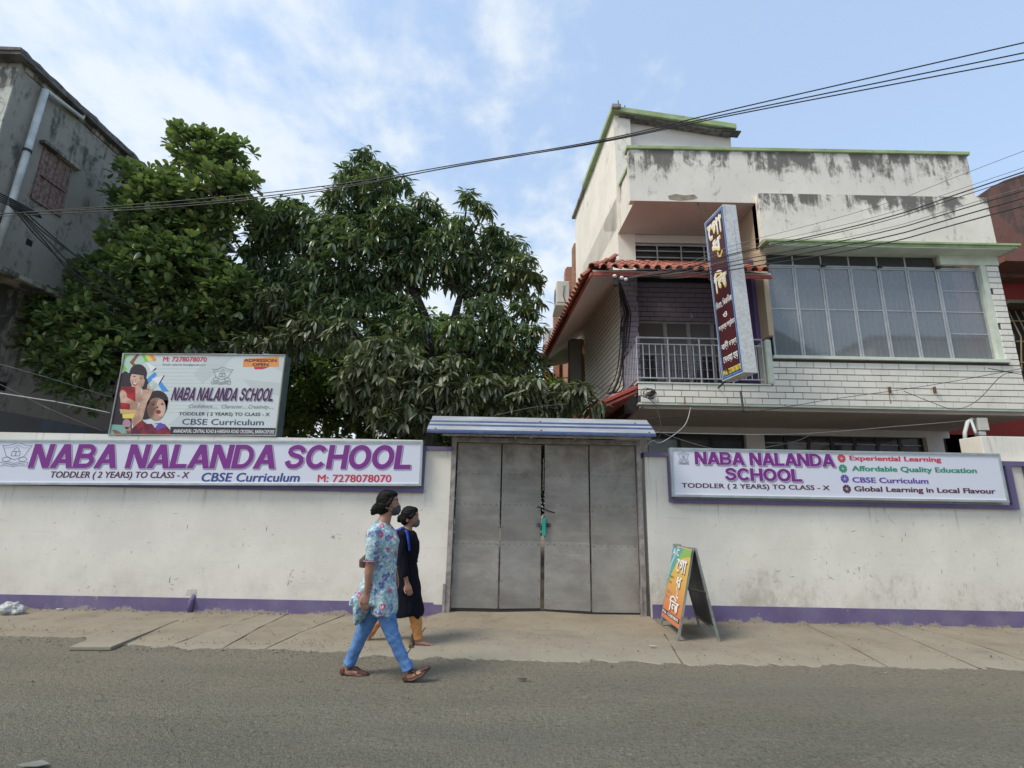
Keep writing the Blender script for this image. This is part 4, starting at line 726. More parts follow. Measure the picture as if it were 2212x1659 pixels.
# railing
rl = MB().tube([(2.20, 8.63, 4.47), (4.43, 8.63, 4.47)], .016, 8).build('railing', RAILM, hs)
MB().tube([(2.20, 8.63, 4.35), (4.43, 8.63, 4.35)], .012, 8).build('rail', RAILM, rl); MB().tube([(2.20, 8.63, 3.73), (4.43, 8.63, 3.73)], .012, 8).build('rail', RAILM, rl)
bar = MB().tube([(0, 0, 0), (0, 0, .62)], .0085, 6).mesh('bar', RAILM); tall = MB().tube([(0, 0, 0), (0, 0, .86)], .012, 6).mesh('post', RAILM)
for k in range(21):
    x = 2.20 + k * .1115; o_ = inst('bar' if k % 5 else 'post', bar if k % 5 else tall, rl, (x, 8.63, 3.73 if k % 5 else 3.61)); o_.location = Vector((x, 8.63, 3.73 if k % 5 else 3.61)) - WL[rl]
for z in (4.47, 4.35, 3.73): MB().tube([(2.20, 8.65, z), (2.22, 9.8, z)], .012, 8).build('rail', RAILM, rl)
for k in range(9): o_ = inst('bar', bar, rl, (0, 0, 0)); o_.location = Vector((2.2, 8.75 + k * .125, 3.73)) - WL[rl]
# bay windows
fxs = [4.665, 5.19, 5.715, 6.235, 6.765, 7.29, 7.845, 8.60]
MB().box(4.66, 8.70, 9.3, 9.35, 4.1, 6.18).build('room_dark', CURT, hs)
MB().box(4.58, 8.72, 8.53, 8.72, 4.1101, 4.165).build('window_sill', MINT, hs)
MB().box(7.87, 8.95, 8.59, 8.66, 5.99, 6.1795).build('lintel', MINT, hs); MB().box(8.60, 8.699, 8.60, 8.70, 4.1651, 5.99).build('window_jamb', MINT, hs)
def bay_window(x0, x1, zs, z0=4.17, z1=5.93):
    zs = sorted(zs); y0, y1 = 8.675, 8.705; m = MB(); m.box(x0, x0 + .028, y0, y1, z0, z1).box(x1 - .028, x1, y0, y1, z0, z1).box(x0 + .028, x1 - .028, y0, y1, z0, z0 + .02).box(x0 + .028, x1 - .028, y0, y1, z1 - .03, z1)
    for z in zs: m.box(x0 + .028, x1 - .028, y0 + .004, y1 - .004, z - .009, z + .009)
    w = m.build('window', STEELF, hs); zz = [z0 + .02] + [v for z in zs for v in (z - .009, z + .009)] + [z1 - .03]
    for i in range(0, len(zz), 2): MB().box(x0 + .028, x1 - .028, 8.688, 8.692, zz[i], zz[i + 1]).build('pane', GLASS, w)
    g_ = MB(); n = 5 if x1 - x0 < .6 else 8
    for k in range(n): x = x0 + .06 + (x1 - x0 - .12) * k / (n - 1); g_.box(x - .007, x + .007, 8.712, 8.722, z0 + .03, 5.35); 
    for k in range(n): x = x0 + .06 + (x1 - x0 - .12) * k / (n - 1); g_.box(x - .007, x + .007, 8.712, 8.722, 5.72, z1 - .04)
    for zc, rr in ((5.62, .085), (5.42, .10), (4.85, .085)):
        for k in range(3 if n == 5 else 5):
            cx = x0 + (x1 - x0) * (k + .5) / (3 if n == 5 else 5); pts = [(cx + rr * math.cos(2 * math.pi * j / 12), 8.73, zc + rr * math.sin(2 * math.pi * j / 12)) for j in range(10)]; g_.tube(pts, .010, 4)
    for k in range(2 if n == 5 else 4):
        cx = x0 + (x1 - x0) * (k + .5) / (2 if n == 5 else 4); g_.tube([(cx - .1, 8.73, 5.08), (cx, 8.73, 4.86), (cx + .1, 8.73, 5.08)], .006, 4)
    g_.build('grille', flat('grille_paint', (.72, .73, .72)) if x0 < 4.7 else bpy.data.materials['grille_paint'], w)
for i in range(7): bay_window(fxs[i] + .006, fxs[i + 1] - .006, [5.09] if i < 6 else [5.50, 5.09, 4.67])
for i in range(6):   # transom lights
    m = MB(); a, b = fxs[i], fxs[i + 1]; m.box(a, a + .025, 8.70, 8.73, 5.9401, 6.179); w = m.build('transom', STEELF, hs); MB().box(a + .025, b, 8.712, 8.716, 5.9401, 6.179).build('pane', GLASSD, w)
MB().box(4.57, 8.62, 8.66, 8.72, 5.9301, 5.955).build('window_head', STEELF, hs)
for i in (0, 2, 4, 6): MB().box(fxs[i] - .03, fxs[i] + .05, 8.60, 8.66, 5.93, 5.965).build('catch', DARKM, hs)
# ---- ground floor
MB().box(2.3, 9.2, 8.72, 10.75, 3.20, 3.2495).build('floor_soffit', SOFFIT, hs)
for a, b in ((2.2, 2.85), (4.92, 5.30), (8.70, 9.05)): MB().box(a, b, 10.6, 10.9, 0, 3.2).build('pier', HOUSEC, hs)
MB().box(2.2, 9.2, 10.601, 10.89, 3.06, 3.1999).build('beam', HOUSEC, hs); MB().box(2.3, 10.3, 10.95, 11, 0, 3.19).build('room_dark', VOID, hs)
LOUV = simple('dark_blue_shutter', (.025, .035, .06), .5)
for a, b, mt_ in ((2.86, 4.91, STEELF), (5.31, 8.69, LOUV)):
    n = 3 if b - a < 3 else 7
    for k in range(n):
        x0, x1 = a + (b - a) * k / n, a + (b - a) * (k + 1) / n; m = MB(); m.box(x0, x0 + .03, 10.7, 10.74, 1.0, 3.06).box(x1 - .03, x1, 10.7, 10.74, 1.0, 3.06); w = m.build('window', DARKM if n == 3 else LOUV, hs)
        MB().box(x0 + .03, x1 - .03, 10.72, 10.725, 1.0, 3.06).build('pane', GLASSD, w)
        if n == 7:
            for z in (2.55, 2.72, 2.89): MB().box(x0 + .06, x1 - .04, 10.69, 10.7, z, z + .02).build('slat', RAILM, w)
# ---- tiled awning
tw = .186; prof_ = [(-.093, 0), (-.064, .004), (-.054, .045), (-.022, .072), (.022, .072), (.054, .045), (.064, .004), (.093, 0)]
def tile_mesh():
    mb = MB(); n = len(prof_); L = .37; vs__ = []
    for y, dz_ in ((0, .016), (L, 0)):
        for x, z in prof_: vs__.append((x, y, z + dz_))
        for x, z in prof_: vs__.append((x * .9, y, z + dz_ - .014))
    fs = []
    for k in range(n - 1): fs += [(k, k + 1, 2 * n + k + 1, 2 * n + k), (n + k + 1, n + k, 3 * n + k, 3 * n + k + 1), (k + 1, k, n + k, n + k + 1), (2 * n + k, 2 * n + k + 1, 3 * n + k + 1, 3 * n + k)]
    mb.add(vs__, fs); return mb.mesh('roof_tile', CLAY)
TM = tile_mesh()
def put_tile(p, acr, upw):
    acr = acr.normalized(); upw = upw.normalized(); nn_ = acr.cross(upw); j = random.uniform(-.02, .02)
    o_ = bpy.data.objects.new('roof_tile', TM); col.objects.link(o_); o_.parent = hs
    Mx = Matrix((acr, upw, nn_)).transposed().to_4x4() @ Matrix.Rotation(j, 4, 'Z'); Mx.translation = p - WL[hs] + nn_ * random.uniform(0, .006); o_.matrix_basis = Mx
FZ, WZ = 5.50, 6.22
EC = Vector((1.36, 8.2, FZ))
up_f = Vector((0, 1.6, .95)); nf = int((4.42 - 1.50) / tw)
for i in range(nf + 1):
    for r_ in range(5):
        x = 1.46 + (i + .5) * tw; y = 8.10 + r_ * .30 * 1.6 / up_f.length * 1.0; z = FZ + .025 + r_ * .30 * .95 / up_f.length
        if x - 1.36 < (y - 8.18) * .55 - .08: continue
        put_tile(Vector((x, y, z)), Vector((1, 0, 0)), up_f)
sdv = Vector((SK, 1, 0)).normalized(); up_s = Vector((.86, 0, .74)); ns = int(5.6 / tw)
for i in range(ns):
    for r_ in range(3):
        s_ = .12 + (i + .5) * tw; p = EC + sdv * s_ + up_s.normalized() * (r_ * .30) + Vector((-.10, 0, -.005))
        if s_ < r_ * .28: continue
        put_tile(p, -sdv, up_s)
for k in range(4): # hip
    a_ = EC + Vector((.0, .0, .09)) + Vector((.86, 1.55, .86)) * (k * .22); put_tile(a_, Vector((1, -.55, 0)), Vector((.55, 1, .62)))
MB().box(1.38, 4.52, 8.20, 8.225, FZ - .05, FZ + .015).build('fascia', REDF, hs)
m = MB(); m.hexa([(1.34, 8.2, FZ - .05), (1.37, 8.2, FZ - .05), (1.37 + SK * 5.6, 13.8, FZ - .05), (1.34 + SK * 5.6, 13.8, FZ - .05)], [(1.34, 8.2, FZ + .005), (1.37, 8.2, FZ + .005), (1.37 + SK * 5.6, 13.8, FZ + .005), (1.34 + SK * 5.6, 13.8, FZ + .005)]); m.build('fascia', REDF, hs)
m = MB(); up_ = Vector((0, 0, .035)); q_ = [Vector((1.37, 8.216, FZ - .03)), Vector((1.37 + SK * 5.6, 13.8, FZ - .03)), Vector((sx(2.2, 13.8), 13.8, WZ)), Vector((2.2, 9.82, WZ))]; m.hexa(q_, [p + up_ for p in q_]); m.build('awning_soffit', HOUSEC, hs)
m = MB(); q_ = [Vector((1.375, 8.217, FZ - .032)), Vector((2.2, 9.815, WZ - .002)), Vector((4.5, 9.815, WZ + .1)), Vector((4.5, 8.217, FZ - .032))]; m.hexa([p + Vector((0, 0, .06)) for p in q_], [p + Vector((0, 0, .09)) for p in q_]); m.build('awning_deck', SOFFIT, hs)
# rear side: projecting slab, casement
m = MB(); q_ = [Vector((.93, 13.81, 5.75)), Vector((.80, 15.6, 5.75)), Vector((1.75, 15.6, 5.95)), Vector((1.88, 13.81, 5.95))]; m.hexa(q_, [p + Vector((0, 0, .14)) for p in q_]); m.build('rear_slab', MINT, hs)
MB().box(1.50, 1.88, 13.14, 13.17, 4.45, 5.95).build('casement', simple('red_brown_frame', (.16, .05, .035), .6), hs); MB().box(1.53, 1.85, 13.12, 13.139, 4.5, 5.9).build('casement_pane', glass('leafy_pane', (.25, .28, .26), 1), hs)
# lower red awning at the side
m = MB(); q_ = [Vector((1.45, 8.62, 3.12)), Vector((2.18, 8.62, 3.46)), Vector((2.18, 12.5, 3.46)), Vector((1.3, 12.5, 3.12))]; m.hexa(q_, [p + Vector((0, 0, .045)) for p in q_]); m.build('lower_awning', REDF, hs)
TB = None
for k in range(4):
    for r_ in range(8):
        a_ = Vector((2.17, 8.60, 3.52)) + Vector((-.745, 0, -.345)) * ((k + 1) / 4.0) + Vector((0, r_ * .30, .018 * (r_ % 2))); b_ = Vector((.195, 0, .092)); m = MB(); m.hexa([a_, a_ + b_, a_ + b_ + Vector((0, .31, 0)), a_ + Vector((0, .31, 0))], [a_ + Vector((-.01, 0, .07)), a_ + b_ + Vector((-.01, 0, .055)), a_ + b_ + Vector((-.01, .31, .055)), a_ + Vector((-.01, .31, .07))]); m.build('flat_tile', REDT, hs, bevel=.008)
# small fittings on the slab edge
p = at(1404, 852, 8.55); MB().tube([p + Vector((0, .06, 0)), p + Vector((0.03, -.10, .01))], .045, 12).build('pipe_stub', simple('rusty_pipe', (.12, .09, .07), .7), hs, smooth=True)
for x in (1925, 1990 + 32):
    p = at(x - 5, 842, 8.57); MB().box(p.x, p.x + .02, 8.54, 8.6, p.z - .06, p.z + .05).build('iron_hook', simple('hook_rust%d' % x, (.13, .07, .05), .8), hs)
RUST = simple('rust_stain', (.36, .22, .12), .9, .3, 12)
for x, y0, y1 in ((1693, 852, 876), (1920, 848, 877), (1477, 837, 872)):
    a_, b_ = at(x, y0, 8.5865), at(x + 1, y1, 8.5865); m = MB(); m.quad((a_.x - .012, 8.5865, b_.z), (a_.x + .02, 8.5865, b_.z), (a_.x + .012, 8.5865, a_.z), (a_.x - .004, 8.5865, a_.z)); m.build('rust_run', RUST, hs)
p = at(1600, 845, 8.5); MB().tube([p, at(1606, 888, 8.4)], .018, 6).build('iron_stay', DARKM, hs)

# ---------------------------------------------------------------- neighbours
OLDW = plaster('old_grey_plaster', (0.33, 0.315, 0.28), ztop=10.5, amt=.5, zr=9, seed=51, stain=(0.05, 0.05, 0.048))
OLDD = plaster('old_dark_plaster', (0.42, 0.385, 0.33), ztop=5.6, amt=.8, zr=3, seed=57, stain=(0.04, 0.04, 0.04))
OLDL = plaster('old_pale_corner', (0.62, 0.63, 0.56), ztop=9.6, amt=.9, zr=4, seed=61)
lb = thing('old_house', 'old grey mildewed house with red brown shutter and white drainpipe at the left edge', 'house', (-9.2, 7.7, 0))
LX = -8.95
MB().box(-14, LX, 7.62, 14.5, 5.38, 9.1).build('upper_wall', OLDW, lb)
MB().box(-13.9, LX - .55, 7.9, 14.4, 0, 5.38).build('lower_wall', OLDD, lb)
MB().box(-14, LX - .02, 7.598, 7.619, 5.45, 9.0).build('front_face', OLDL, lb)
m = MB(); m.box(-14.1, LX + .16, 7.42, 14.7, 9.1001, 9.17); m.build('roof_slab', simple('roof_concrete', (.15, .14, .13), .9, .3, 4, .01), lb)
m = MB(); P_ = [(LX + .16 + .05 * noise.noise(Vector((k * .9, 1, 0))), 7.40 + k * .12, 9.171 + .03 * noise.noise(Vector((k * .7, 5, 0)))) for k in range(61)]
for a_, b_ in zip(P_, P_[1:]): m.hexa([(a_[0] - .5, a_[1], 9.171), (a_[0], a_[1], 9.171), (b_[0], b_[1], 9.171), (b_[0] - .5, b_[1], 9.171)], [(a_[0] - .5, a_[1], a_[2] + .07), (a_[0], a_[1], a_[2] + .055), (b_[0], b_[1], b_[2] + .055), (b_[0] - .5, b_[1], b_[2] + .07)])
m.build('roof_edge', bpy.data.materials['dark_grey_strip'], lb)
MB().box(LX - .5, LX + .10, 7.55, 14.4, 5.30, 5.3799).build('ledge', OLDD, lb)
MB().box(LX - .02, LX + .03, 7.7, 14.4, 9.0, 9.0999).build('cornice', OLDD, lb)
# shutter window
y0, y1, z0, z1 = 8.36, 9.0, 6.88, 7.95
MB().box(LX - .002, LX + .004, y0, y1, z0, z1).build('window_recess', VOID, lb)
SHUT = simple('faded_red_shutter', (.13, .055, .045), .75, .35, 14, .004, c2=(.26, .22, .20))
sw = MB().box(LX + .004, LX + .03, y0, y0 + .04, z0, z1).box(LX + .004, LX + .03, y1 - .04, y1, z0, z1).box(LX + .004, LX + .04, y0, y1, z0 - .03, z0 + .03).box(LX + .004, LX + .045, y0 + .04, y1 - .04, 7.37, 7.42).build('window', SHUT, lb)
for k in range(6):
    ya = y0 + .045 + k * .092
    for za, zb in ((z0 + .04, 7.36), (7.43, z1 - .02)): MB().box(LX + .006, LX + .018 + .006 * (k % 2), ya, ya + .083, za, zb).build('plank', SHUT, sw)
MB().box(LX, LX + .12, y0 - .1, y1 + .1, z1 + .01, z1 + .07).build('window_hood', OLDD, lb)
PVC = simple('white_pvc', (.55, .58, .56), .5, .15, 3)
dp = MB().tube([(LX + .12, 7.95, 5.4), (LX + .12, 7.98, 6.67), (LX + .12, 8.02, 8.9)], .055, 12).build('drainpipe', PVC, lb, smooth=True)
MB().tube([(LX + .12, 8.02, 8.91), (LX + .10, 8.86, 9.02), (LX + .10, 8.87, 9.2)], .04, 12).build('overflow_pipe', PVC, dp, smooth=True); MB().tube([(LX + .12, 7.995, 7.55), (LX + .12, 7.997, 7.6)], .066, 12).build('pipe_collar', DARKM, dp)
MB().box(LX - .5499, LX - .54, 8.0, 8.75, 4.2, 5.2).build('window_recess', VOID, lb); MB().tube([(LX - .45, 8.05, 4.2), (LX - .45, 8.45, 5.25)], .03, 8).build('bamboo_prop', simple('bamboo', (.25, .20, .12), .8), lb)
MB().box(LX - .551, LX - .545, 9.2, 9.35, 3.42, 3.58).build('vent_hole', VOID, lb); MB().box(LX - .001, LX + .003, 8.5, 8.62, 6.0, 6.12).build('vent_hole', VOID, lb)
M = Mat('blue_wash'); M.col(M.mix(M.step(M.noise(1.2, 7, .7), .45, .62), (0.20, 0.19, 0.175), (0.20, 0.24, 0.31))); M.set(rough=.9); MB().box(LX - .549, LX - .546, 8.2, 14, 2.2, 3.05).build('painted_patch', M.m, lb)

# rust red house at the right edge
REDW = plaster('red_wash_plaster', (0.28, 0.045, 0.035), ztop=9.0, amt=.5, zr=3, seed=71, stain=(0.12, 0.05, 0.045)); BROWNW = plaster('brown_weathered', (0.20, 0.095, 0.075), ztop=9, amt=.8, zr=3, seed=77, stain=(.09, .06, .055))
rh = thing('red_house', 'dark red house with curved brown parapet beyond the white tiled house', 'house', (12, 11.5, 0))
MB().box(10.9, 16, 11.2, 16, 0, 6.9).build('wall', REDW, rh)
arc_ = [(10.9, 6.9)] + [(10.9 + 4 * (1 - math.cos(a)) * .9, 8.35 + 1.6 * math.sin(a)) for a in [k * math.pi / 20 for k in range(11)]] + [(16, 9.95), (16, 6.9)]
MB().slab([(x, 10.9, z) for x, z in arc_], (0, 1.0, 0)).build('curved_parapet', BROWNW, rh)
MB().box(9.4, 16, 10.95, 16, 0, 3.7).build('lower_wall', REDW, rh)
MB().box(10.9, 16, 10.3, 11.19, 7.0, 7.12).build('sunshade', BROWNW, rh)
MB().box(11.35, 12.8, 11.18, 11.199, 4.6, 6.2).build('window_recess', VOID, rh); g_ = MB()
for k in range(8): g_.tube([(11.4 + k * .16, 11.12, 4.7), (11.52 + k * .16, 11.08, 5.5), (11.4 + k * .16, 11.12, 6.15)], .014, 6)
for z in (4.9, 5.4, 5.9): g_.tube([(11.35, 11.1, z), (12.8, 11.1, z)], .014, 6)
g_.build('window_grille', simple('ochre_iron', (.32, .24, .12), .6), rh); MB().box(11.3, 12.9, 10.8, 11.19, 6.22, 6.3).build('window_hood', simple('green_hood', (.10, .10, .06), .8), rh)

oh = thing('opposite_house', 'dark gabled house across the street mirrored in the lower bay window panes', 'house', (14, -9, 0))
MB().box(11.5, 16.5, -14, -9, 0, 9.6).build('wall', OLDD, oh); MB().slab([(11.2, -8.8, 9.6), (16.8, -8.8, 9.6), (14, -8.8, 11.3)], (0, -5.4, 0)).build('roof', simple('dark_roof', (.06, .07, .08), .8), oh)
for x in (12.4, 14.6): MB().box(x, x + 1, -8.999, -8.96, 7.2, 8.6).build('window', VOID, oh)
oh2 = thing('opposite_house', 'pale flat roofed house across the street mirrored at the bay window right end', 'house', (22, -9, 0))
MB().box(20, 27, -14, -9.5, 0, 10.9).build('wall', HOUSEC, oh2); MB().box(19.7, 27.3, -14, -9.2, 10.9, 11.05).build('roof_slab', OLDD, oh2)
for x in (20.8, 23, 25): MB().box(x, x + 1.1, -9.499, -9.46, 8.2, 9.7).build('window', VOID, oh2)
# unfinished brick building behind the white house
M = Mat('raw_brick'); br = M.n('ShaderNodeTexBrick'); br.inputs['Scale'].default_value = 4.2; br.inputs['Color1'].default_value = (.36, .13, .07, 1); br.inputs['Color2'].default_value = (.46, .20, .11, 1); br.inputs['Mortar'].default_value = (.24, .19, .16, 1); br.inputs['Mortar Size'].default_value = .03
cb = M.n('ShaderNodeCombineXYZ'); sp_ = M.sep(); M.l(M.math('ADD', sp_[0], sp_[1]), cb.inputs[0]); M.l(sp_[2], cb.inputs[1]); M.l(cb.outputs[0], br.inputs['Vector']); M.col(M.mix(M.step(M.noise(5, 5), .5, .8, 0, .5), br.outputs[0], (.25, .2, .17))); M.set(rough=.9); RAWB = M.m
bb = thing('brick_building', 'unfinished brick building with bare brick piers behind the white house', 'building', (2.2, 16, 0))
MB().box(1.85, 6, 15.7, 24, 0, 6.9).build('wall', RAWB, bb)
for X0, X1, Y_, zt_ in ((1.66, 1.93, 15.2, 9.05), (1.52, 1.72, 18, 8.75), (1.40, 1.62, 21.5, 8.35)):
    MB().box(X0, X1, Y_, Y_ + .45, 6.9 if X1 > 1.9 else 5, zt_).build('pier', RAWB, bb); MB().box(X0 + .05, X1 - .02, Y_ + .05, Y_ + .4, zt_, zt_ + .08).build('pier_top', RAWB, bb)
    MB().box(X0 + .12, 3, Y_ + .5, Y_ + .7, 5, zt_ - 1.0).build('parapet', RAWB, bb)
def acunit(x, y, z, k, label):
    t = thing('air_conditioner', label, 'air conditioner', (x, y, z), 'air conditioners on the side wall')
    MB().box(x, x + .34 * k, y, y + .85 * k, z, z + .62 * k).build('casing', I_WHITEC, t, bevel=.015)
    m = MB(); m.tube([(x - .012, y + .45 * k + .23 * k * math.cos(a), z + .32 * k + .23 * k * math.sin(a)) for a in [j * math.pi / 8 for j in range(17)]], .01, 6); 
    for j in range(8): a = j * math.pi / 8; m.tube([(x - .01, y + .45 * k + .23 * k * math.cos(a), z + .32 * k + .23 * k * math.sin(a)), (x - .01, y + .45 * k - .23 * k * math.cos(a), z + .32 * k - .23 * k * math.sin(a))], .004, 4)
    m.build('fan_grille', I_GREY, t)
    MB().box(x + .15 * k, x + .24 * k, y - .012, y - .001, z + .46 * k, z + .54 * k).build('handle', I_LG, t); MB().tube([(x + .2 * k, y - .02, z + .45 * k), (x + .17 * k, y - .02, z + .2 * k), (x + .24 * k, y - .02, z - .05)], .012, 6).build('cable', DARKM, t)
    MB().box(x - .05, x + .6 * k, y, y + .9 * k, z - .10, z - .02).build('bracket', SOFFIT, t)
I_WHITEC = simple('casing_cream', (.62, .60, .54), .5, .06, 3)
acunit(1.34, 14.75, 7.68, 1.15, 'larger cream air conditioner beside the brick pier above the tiled awning'); acunit(1.18, 18.0, 7.45, .9, 'smaller farther air conditioner below the first one near the mango leaves')

# ---------------------------------------------------------------- trees
def smoothpts(P_, n=8):
    P_ = [Vector(p) for p in P_]; 
    if len(P_) < 3: return [P_[0].lerp(P_[-1], k / n) for k in range(n + 1)]
    out = []
    for i in range(len(P_) - 1):
        a, b, c, d = P_[max(i - 1, 0)], P_[i], P_[i + 1], P_[min(i + 2, len(P_) - 1)]
        for k in range(n):
            t_ = k / n; out.append(.5 * ((2 * b) + (c - a) * t_ + (2 * a - 5 * b + 4 * c - d) * t_ * t_ + (3 * b - a - 3 * c + d) * t_ ** 3))
    out.append(P_[-1]); return out
import numpy as np
def leaf_template(kind):
    if kind == 'mango': prof = [(0, .0), (.22, .085), (.5, .115), (.8, .07), (1.0, 0)]; droop = .30; fold = .035
    elif kind == 'broad': prof = [(0, .02), (.35, .15), (.68, .25), (.9, .17), (1.0, .0)]; droop = .10; fold = .05
    else: prof = [(0, .02), (.4, .2), (.75, .17), (1.0, 0)]; droop = .15; fold = .04
    v, f = [], []
    for t_, w in prof: 
        zc = -droop * t_ * t_; v += [(t_, -w, zc + fold * w / .1 * .4), (t_, 0, zc), (t_, w, zc + fold * w / .1 * .4)]
    for i in range(len(prof) - 1):
        a = i * 3; f += [(a, a + 3, a + 4, a + 1), (a + 1, a + 4, a + 5, a + 2)]
    return np.array(v, dtype=np.float64), f
def leafmat(name, stops, gloss, trl=.25):
    M = Mat(name); g = M.n('ShaderNodeNewGeometry'); rp_ = M.n('ShaderNodeValToRGB'); el = rp_.color_ramp.elements
    el[0].position, el[0].color = stops[0][0], (*stops[0][1], 1); el[1].position, el[1].color = stops[-1][0], (*stops[-1][1], 1)
    for p_, c_ in stops[1:-1]: e = el.new(p_); e.color = (*c_, 1)
    oi_ = M.n('ShaderNodeObjectInfo').outputs['Random']; r_ = M.math('FRACT', M.math('ADD', g.outputs['Random Per Island'], oi_)); M.l(r_, rp_.inputs[0])
    M.l(rp_.outputs[0], M.b.inputs['Base Color']); M.set(rough=gloss, spec=.6)
    tr = M.n('ShaderNodeBsdfTranslucent'); M.l(M.mix(.5, rp_.outputs[0], (.20, .34, .03)), tr.inputs[0]); mx_ = M.n('ShaderNodeMixShader'); mx_.inputs[0].default_value = trl
    M.l(M.b.outputs[0], mx_.inputs[1]); M.l(tr.outputs[0], mx_.inputs[2]); M.l(mx_.outputs[0], M.out.inputs[0]); return M.m
MANGO = leafmat('mango_leaf', [(0, (.07, .115, .06)), (.4, (.125, .18, .095)), (.8, (.18, .245, .125)), (.95, (.24, .28, .09)), (1, (.32, .27, .09))], .28, .22)
MANGOD = leafmat('dusty_mango_leaf', [(0, (.08, .105, .055)), (.5, (.135, .16, .085)), (.9, (.19, .21, .12)), (1, (.19, .18, .11))], .5, .15)
BROAD = leafmat('broad_leaf', [(0, (.075, .12, .055)), (.40, (.13, .19, .08)), (.75, (.19, .27, .10)), (.9, (.31, .40, .13)), (1, (.42, .40, .14))], .28, .26)
BACKL = leafmat('bright_small_leaf', [(0, (.05, .10, .02)), (.6, (.12, .20, .04)), (1, (.28, .36, .08))], .55, .45)  # bright yellow-green leaf colours, varied from leaf to leaf
BARK = simple('bark', (.05, .042, .035), .95, .3, 12, .01, 60)
def tree(name, label, base, blobs, kind, mat, seed, lsize, dens, fork, nobj=300, trunk_r=.14, mats2=None, group=None):
    rng = random.Random(seed); t = thing(name, label, 'tree', base, group); TV, TF = leaf_template(kind); leaves = []; nodes = []
    for bi, (c, r_, dusty) in enumerate(blobs):
        nw = max(6, int(dens * r_ * r_))
        for k in range(nw):
            d = Vector((rng.gauss(0, 1), rng.gauss(0, 1), rng.gauss(0, 1) + .25)).normalized()
            if d.y > .35 and rng.random() < .5: d.y = -d.y
            q0 = rng.random(); rr = r_ * (rng.uniform(.78, 1.12) if q0 < .62 else rng.uniform(1.1, 1.38) if q0 < .74 else rng.uniform(.2, .8)); p = c + Vector((d.x * rr, d.y * rr * .8, d.z * rr * .92))
            n = rng.randint(7, 12) if kind != 'small' else rng.randint(6, 9); nodes.append((p, c, dusty)); a0 = rng.random() * 6.28
            ax = (d * .6 + Vector((0, 0, .55 if kind == 'broad' else .35)) + Vector((rng.uniform(-.3, .3), rng.uniform(-.3, .3), 0))).normalized()
            q1 = ax.orthogonal().normalized(); q2 = ax.cross(q1)
            for j in range(n):
                a = a0 + j * 2.4; rad = q1 * math.cos(a) + q2 * math.sin(a)
                if kind == 'mango':
                    el_ = rng.uniform(-1.25, .25); dr = Vector((rad.x, rad.y, 0)); dr = (dr.normalized() if dr.length > .1 else Vector((1, 0, 0))) * math.cos(el_) + Vector((0, 0, math.sin(el_)))
                elif kind == 'broad': el_ = rng.uniform(.0, 1.15); dr = rad * math.cos(el_) + ax * math.sin(el_) + Vector((0, 0, -.05))
                else: dr = rad + ax * rng.uniform(-.3, .6)
                dr.normalize(); L = lsize * rng.uniform(.55, 1.25); up_ = Vector((0, 0, 1)) if abs(dr.z) < .9 else Vector((rad.x, rad.y, .2)); sd_ = up_.cross(dr).normalized(); nn_ = dr.cross(sd_); tw_ = rng.uniform(-.5, .5)
                sd2 = sd_ * math.cos(tw_) + nn_ * math.sin(tw_); nn2 = dr.cross(sd2)
                leaves.append((p + dr * .03, dr * L, sd2 * L, nn2 * L, dusty))
    cam_ = Vector((0, 0, EYE)); leaves.sort(key=lambda q: (q[0] - cam_).length); single, rest = leaves[:nobj], leaves[nobj:]
    # limbs
    used = {}
    m = MB(); b0 = Vector(base); f0 = Vector(fork); m.tube([b0, b0.lerp(f0, .5) + Vector((.05, 0, 0)), f0], [trunk_r, trunk_r * .85, trunk_r * .75], 12); tro = m.build('trunk', BARK, t, smooth=True)
    nh = max(2, min(6, len(blobs) // 6)); bc = [b_[0] for b_ in blobs]; hubs = [bc[int((j + .5) * len(bc) / nh)] for j in range(nh)]
    for _ in range(6):
        gr = [[] for _ in hubs]
        for c in bc: gr[min(range(nh), key=lambda j: (hubs[j] - c).length)].append(c)
        hubs = [sum(g_, Vector()) / len(g_) if g_ else hubs[j] for j, g_ in enumerate(gr)]
    hubs = [f0.lerp(h_, .62) for h_ in hubs]
    for h_ in hubs: MB().tube(smoothpts([f0, f0.lerp(h_, .5) + Vector((rng.uniform(-.25, .25), rng.uniform(-.2, .2), .15)), h_], 4), [trunk_r * .62 * (1 - .055 * k) for k in range(9)], 8).build('limb', BARK, tro, smooth=True)
    for i, (c, r_, du) in enumerate(blobs):
        hb = min(hubs, key=lambda h_: (h_ - c).length); m_ = hb.lerp(c, .5) + Vector((rng.uniform(-.2, .2), rng.uniform(-.15, .15), rng.uniform(-.1, .2)))
        MB().tube(smoothpts([hb, m_, c], 4), [trunk_r * .24 * (1 - .09 * k) for k in range(9)], 6).build('branch', BARK, tro, smooth=True); continue
        mid = f0.lerp(c, .5) + Vector((rng.uniform(-.25, .25), rng.uniform(-.2, .2), rng.uniform(.0, .25)))
        MB().tube([f0, f0.lerp(mid, .55) + Vector((rng.uniform(-.1, .1), 0, .05)), mid, c], [trunk_r * .5, trunk_r * .36, trunk_r * .26, .018], 7).build('limb', BARK, tro, smooth=True)
    tw = MB()
    for p, c, du in nodes:
        if rng.random() < .45: s_ = c.lerp(p, .15); tw.tube([s_, s_.lerp(p, .5) + Vector((0, 0, .05)), p], [.012, .008, .005], 4, cap=False)
    tw.build('twigs', BARK, t, kind='stuff')
    groups = {0: [l for l in rest if not l[4]], 1: [l for l in rest if l[4]]}
